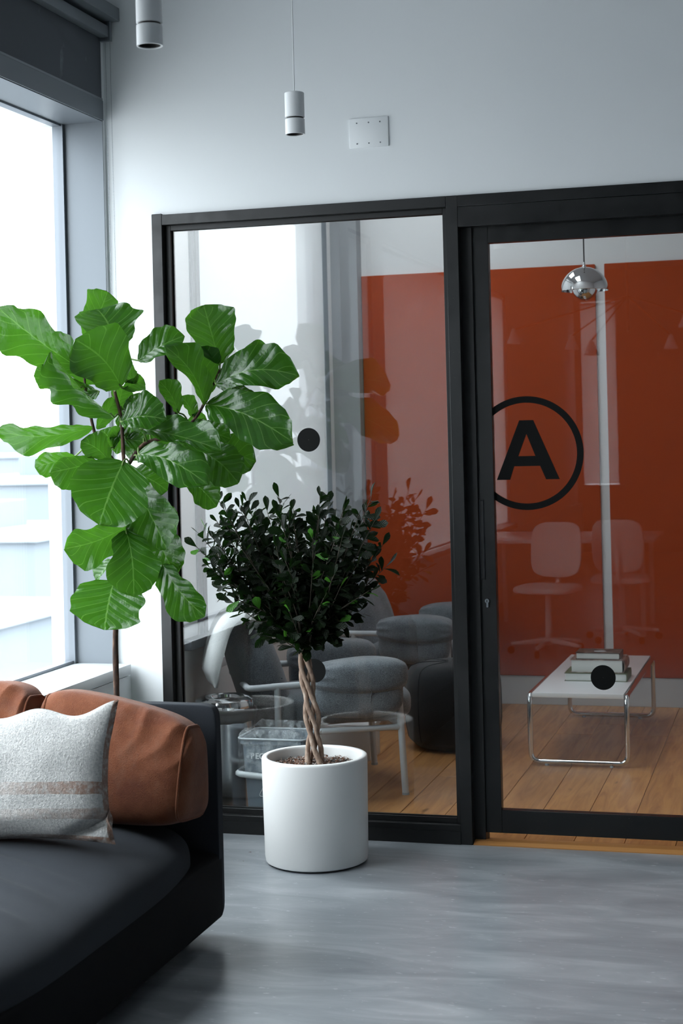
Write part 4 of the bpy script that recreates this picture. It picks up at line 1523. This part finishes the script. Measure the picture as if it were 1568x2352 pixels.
rim_ = [Vector((p_[0], p_[1], ZT + 0.004)) for p_ in rrect(cx, cy, hx + 0.004, hy + 0.004, 0, 0.03, 8)]
obj('liner_fold', tube(bmx(), rim_ + [rim_[0]], 0.0045, 8), M('liner_fold_film', 'b4bac0', 0.3), ln, 80)
# wording and symbol on the bin front
tw = M('print_white', 'eef0f2', 0.6)
tc_ = bpy.data.curves.new('wording', 'FONT')
tc_.body = 'RECYCLE'
tc_.size = 0.033
tc_.extrude = 0.0003
tc_.offset = 0.0012
sl = math.atan2(0.018, ZT)
bm = curve_mesh(tc_, Matrix.Translation((-2.182, Y0 + 0.0065, 0.274)) @ Matrix.Rotation(PI / 2, 4, 'X'))
part(obj('wording', bm, tw, bb), 'white wording RECYCLE')
bm = bmx()
tri = []
sc_, scz, R = -2.10, 0.150, 0.062
for k in range(3):
    a = PI / 2 + k * 2 * PI / 3
    tri.append((sc_ + R * math.cos(a), Y0 + 0.0115, scz + R * math.sin(a)))
for rr, sc2 in ((0.0012, 1.0), (0.0012, 0.55)):
    pts = [(sc_ + (p[0] - sc_) * sc2, p[1], scz + (p[2] - scz) * sc2) for p in tri]
    fp = fillet(pts, 0.016 * sc2, 5, True)
    tube(bm, fp + [fp[0]], rr, 6)
for k in range(3):
    a, b = Vector(tri[k]), Vector(tri[(k + 1) % 3])
    m_ = a.lerp(b, 0.5)
    c_ = Vector((sc_, m_.y, scz))
    tube(bm, [m_, m_.lerp(c_, 0.45)], 0.0012, 6)
part(obj('recycling_symbol', bm, tw, bb, 60), 'white outline of the recycling triangle')

# ------------------------------------------------------------------ scraps on the concrete
dl = M('dry_leaf', '6a3c20', 0.8)
for i, (px_, py_, a_, s_) in enumerate(((-2.055, 5.742, 0.1, 0.014), (-2.035, 5.62, 0.3, 0.007))):
    bm = bmx()
    blade(bm, (px_, py_, 0.003), (px_ + s_ * math.cos(a_), py_ + s_ * math.sin(a_), 0.003), (0, 0, 1), s_ * 0.45, ov_shape, 0.08, 0.3, 4, 6)
    o = obj('dry_leaf', bm, dl, None)
    tag(o, ('brown dry leaf scrap on the concrete beside the planter', 'tiny dark crumb on the concrete beside the planter')[i], 'leaf', 'dry leaf scraps')

# ------------------------------------------------------------------ added light panels, out of view, to brighten the glazed room
led = bpy.data.materials.new('added_panel_glow')
led.use_nodes = True
em = led.node_tree.nodes.new('ShaderNodeEmission')
em.inputs['Color'].default_value = (0.93, 0.97, 1.0, 1)
em.inputs['Strength'].default_value = 6.5
led.node_tree.links.new(em.outputs[0], [n for n in led.node_tree.nodes if n.type == 'OUTPUT_MATERIAL'][0].inputs['Surface'])
for cx_, cy_, lb in ((-1.6, 6.8, 'added light panel, out of view over the bins and near armchair'), (-2.05, 8.15, 'added light panel, out of view over the far armchair')):
    r = thing('added_light', 'long white ' + lb, 'ceiling light', (cx_, cy_, ZC), group='added light panels of the glazed room')
    obj('light_frame', box(bmx(), cx_ - 0.27, cx_ + 0.27, cy_ - 0.47, cy_ + 0.47, ZC - 0.022, ZC, 0.004, 1), MT['lampwhite'], r)
    obj('diffuser', box(bmx(), cx_ - 0.25, cx_ + 0.25, cy_ - 0.45, cy_ + 0.45, ZC - 0.026, ZC - 0.0225), led, r)

# ------------------------------------------------------------------ rear of the front room, seen as reflections in the glass
r = thing('meeting_table', 'white meeting table by the front windows, reflected in the glass door', 'table', (-1.75, -0.45, 0))
obj('table_top', box(bmx(), -2.45, -1.05, -0.95, 0.05, 0.715, 0.742, 0.004, 2), MT['tabletop'], r, 40)
for x in (-2.35, -1.15):
    for y in (-0.85, -0.05):
        obj('leg', tube(bmx(), [(x, y, 0), (x, y, 0.715)], 0.02, 12), MT['lampwhite'], r, 60)

shell = M('white_shell', 'd4d7d9', 0.4)


def task_chair(label, x, y, rz):
    r = thing('task_chair', label, 'chair', (x, y, 0), rz, 'white task chairs at the meeting table')
    bm = soft(0.22, 0.22, 0.03, 4, 10)
    bm.transform(Matrix.Translation((0, 0, 0.46)))
    obj('seat', bm, shell, r, 60, local=True)
    bm = soft(0.025, 0.19, 0.20, 4, 10)
    for v_ in bm.verts:
        v_.co.x += 0.12 * v_.co.y ** 2 * 10 * 0.5
    bm.transform(Matrix.Translation((-0.23, 0, 0.72)) @ Matrix.Rotation(math.radians(-10), 4, 'Y'))
    obj('backrest', bm, shell, r, 60, local=True)
    obj('back_stem', tube(bmx(), smoothpath([(-0.05, 0, 0.44), (-0.20, 0, 0.44), (-0.245, 0, 0.56), (-0.235, 0, 0.70)], 5), 0.018, 10), shell, r, 60, local=True)
    obj('column', tube(bmx(), [(0, 0, 0.06), (0, 0, 0.44)], [0.028, 0.022], 14), shell, r, 60, local=True)
    for k in range(5):
        a = 2 * PI * k / 5
        c, s = math.cos(a), math.sin(a)
        ft_ = obj('foot', tube(bmx(), [(0, 0, 0.095), (0.27 * c, 0.27 * s, 0.070)], [0.022, 0.014], 10), shell, r, 60, local=True)
        bm = bmx()
        lathe(bm, [(0.001, -0.010), (0.026, -0.010), (0.026, 0.010), (0.001, 0.010)], n=18)
        bm.transform(Matrix.Translation((0.27 * c, 0.27 * s, 0.027)) @ Matrix.Rotation(a, 4, 'Z') @ Matrix.Rotation(PI / 2, 4, 'X'))
        obj('caster', bm, MT['bead'], ft_, 60, local=True)


task_chair('white swivel chair turned away from the meeting table', -1.72, 0.95, math.radians(100))
task_chair('white swivel chair pushed in at the meeting table', -1.28, 0.20, math.radians(-90))

r = thing('branching_lamp', 'branching pendant lamp with small cone shades over the meeting table', 'pendant lamp', (-1.25, -0.45, 2.45))
blk = M('lamp_black_arm', '2a2a2b', 0.4)
obj('stem', tube(bmx(), [(-1.25, -0.45, ZC - 0.003), (-1.25, -0.45, 2.35)], 0.010, 8), blk, r, 60)
for dx, dy, dz in ((-0.90, 0.05, -0.05), (-0.48, -0.25, -0.10), (-0.25, 0.35, -0.18), (0.45, 0.1, 0.02), (0.30, -0.35, -0.12)):
    e = Vector((-1.25 + dx, -0.45 + dy, 2.40 + dz))
    ar = obj('arm', tube(bmx(), [(-1.25, -0.45, 2.62), e + Vector((0, 0, 0.04))], 0.006, 8), blk, r, 60)
    obj('cone_shade', lathe(bmx(), [(0.012, 0.05), (0.060, -0.07), (0.057, -0.07), (0.010, 0.046)], tuple(e), 28), shell, ar, 40)

# ------------------------------------------------------------------ hazy town outside the window
random.seed(3)
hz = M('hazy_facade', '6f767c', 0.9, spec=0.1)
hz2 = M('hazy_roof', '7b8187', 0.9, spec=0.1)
for i, (cx_, cy_, w_, d_, zt, lb) in enumerate((
        (-38.0, 78.0, 9, 12, -0.6, 'pale hazy block with a flat roof outside the window'),
        (-31.5, 58.0, 8, 8, -2.2, 'low hazy house roof below the window'),
        (-24.0, 41.0, 5, 7, -3.6, 'nearest hazy roof down outside the window'),
        (-62.0, 118.0, 16, 14, 0.3, 'long hazy building on the skyline outside the window'))):
    r = thing('building', lb, 'building', (cx_, cy_, -22.0))
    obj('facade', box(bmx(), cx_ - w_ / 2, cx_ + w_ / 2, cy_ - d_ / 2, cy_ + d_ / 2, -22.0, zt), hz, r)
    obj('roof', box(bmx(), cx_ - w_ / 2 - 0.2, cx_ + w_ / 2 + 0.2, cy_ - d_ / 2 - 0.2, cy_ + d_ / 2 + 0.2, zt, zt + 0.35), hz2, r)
    obj('roof_hut', box(bmx(), cx_ - w_ / 6, cx_ + w_ / 8, cy_ - d_ / 6, cy_ + d_ / 6, zt + 0.35, zt + 1.4), hz, r)
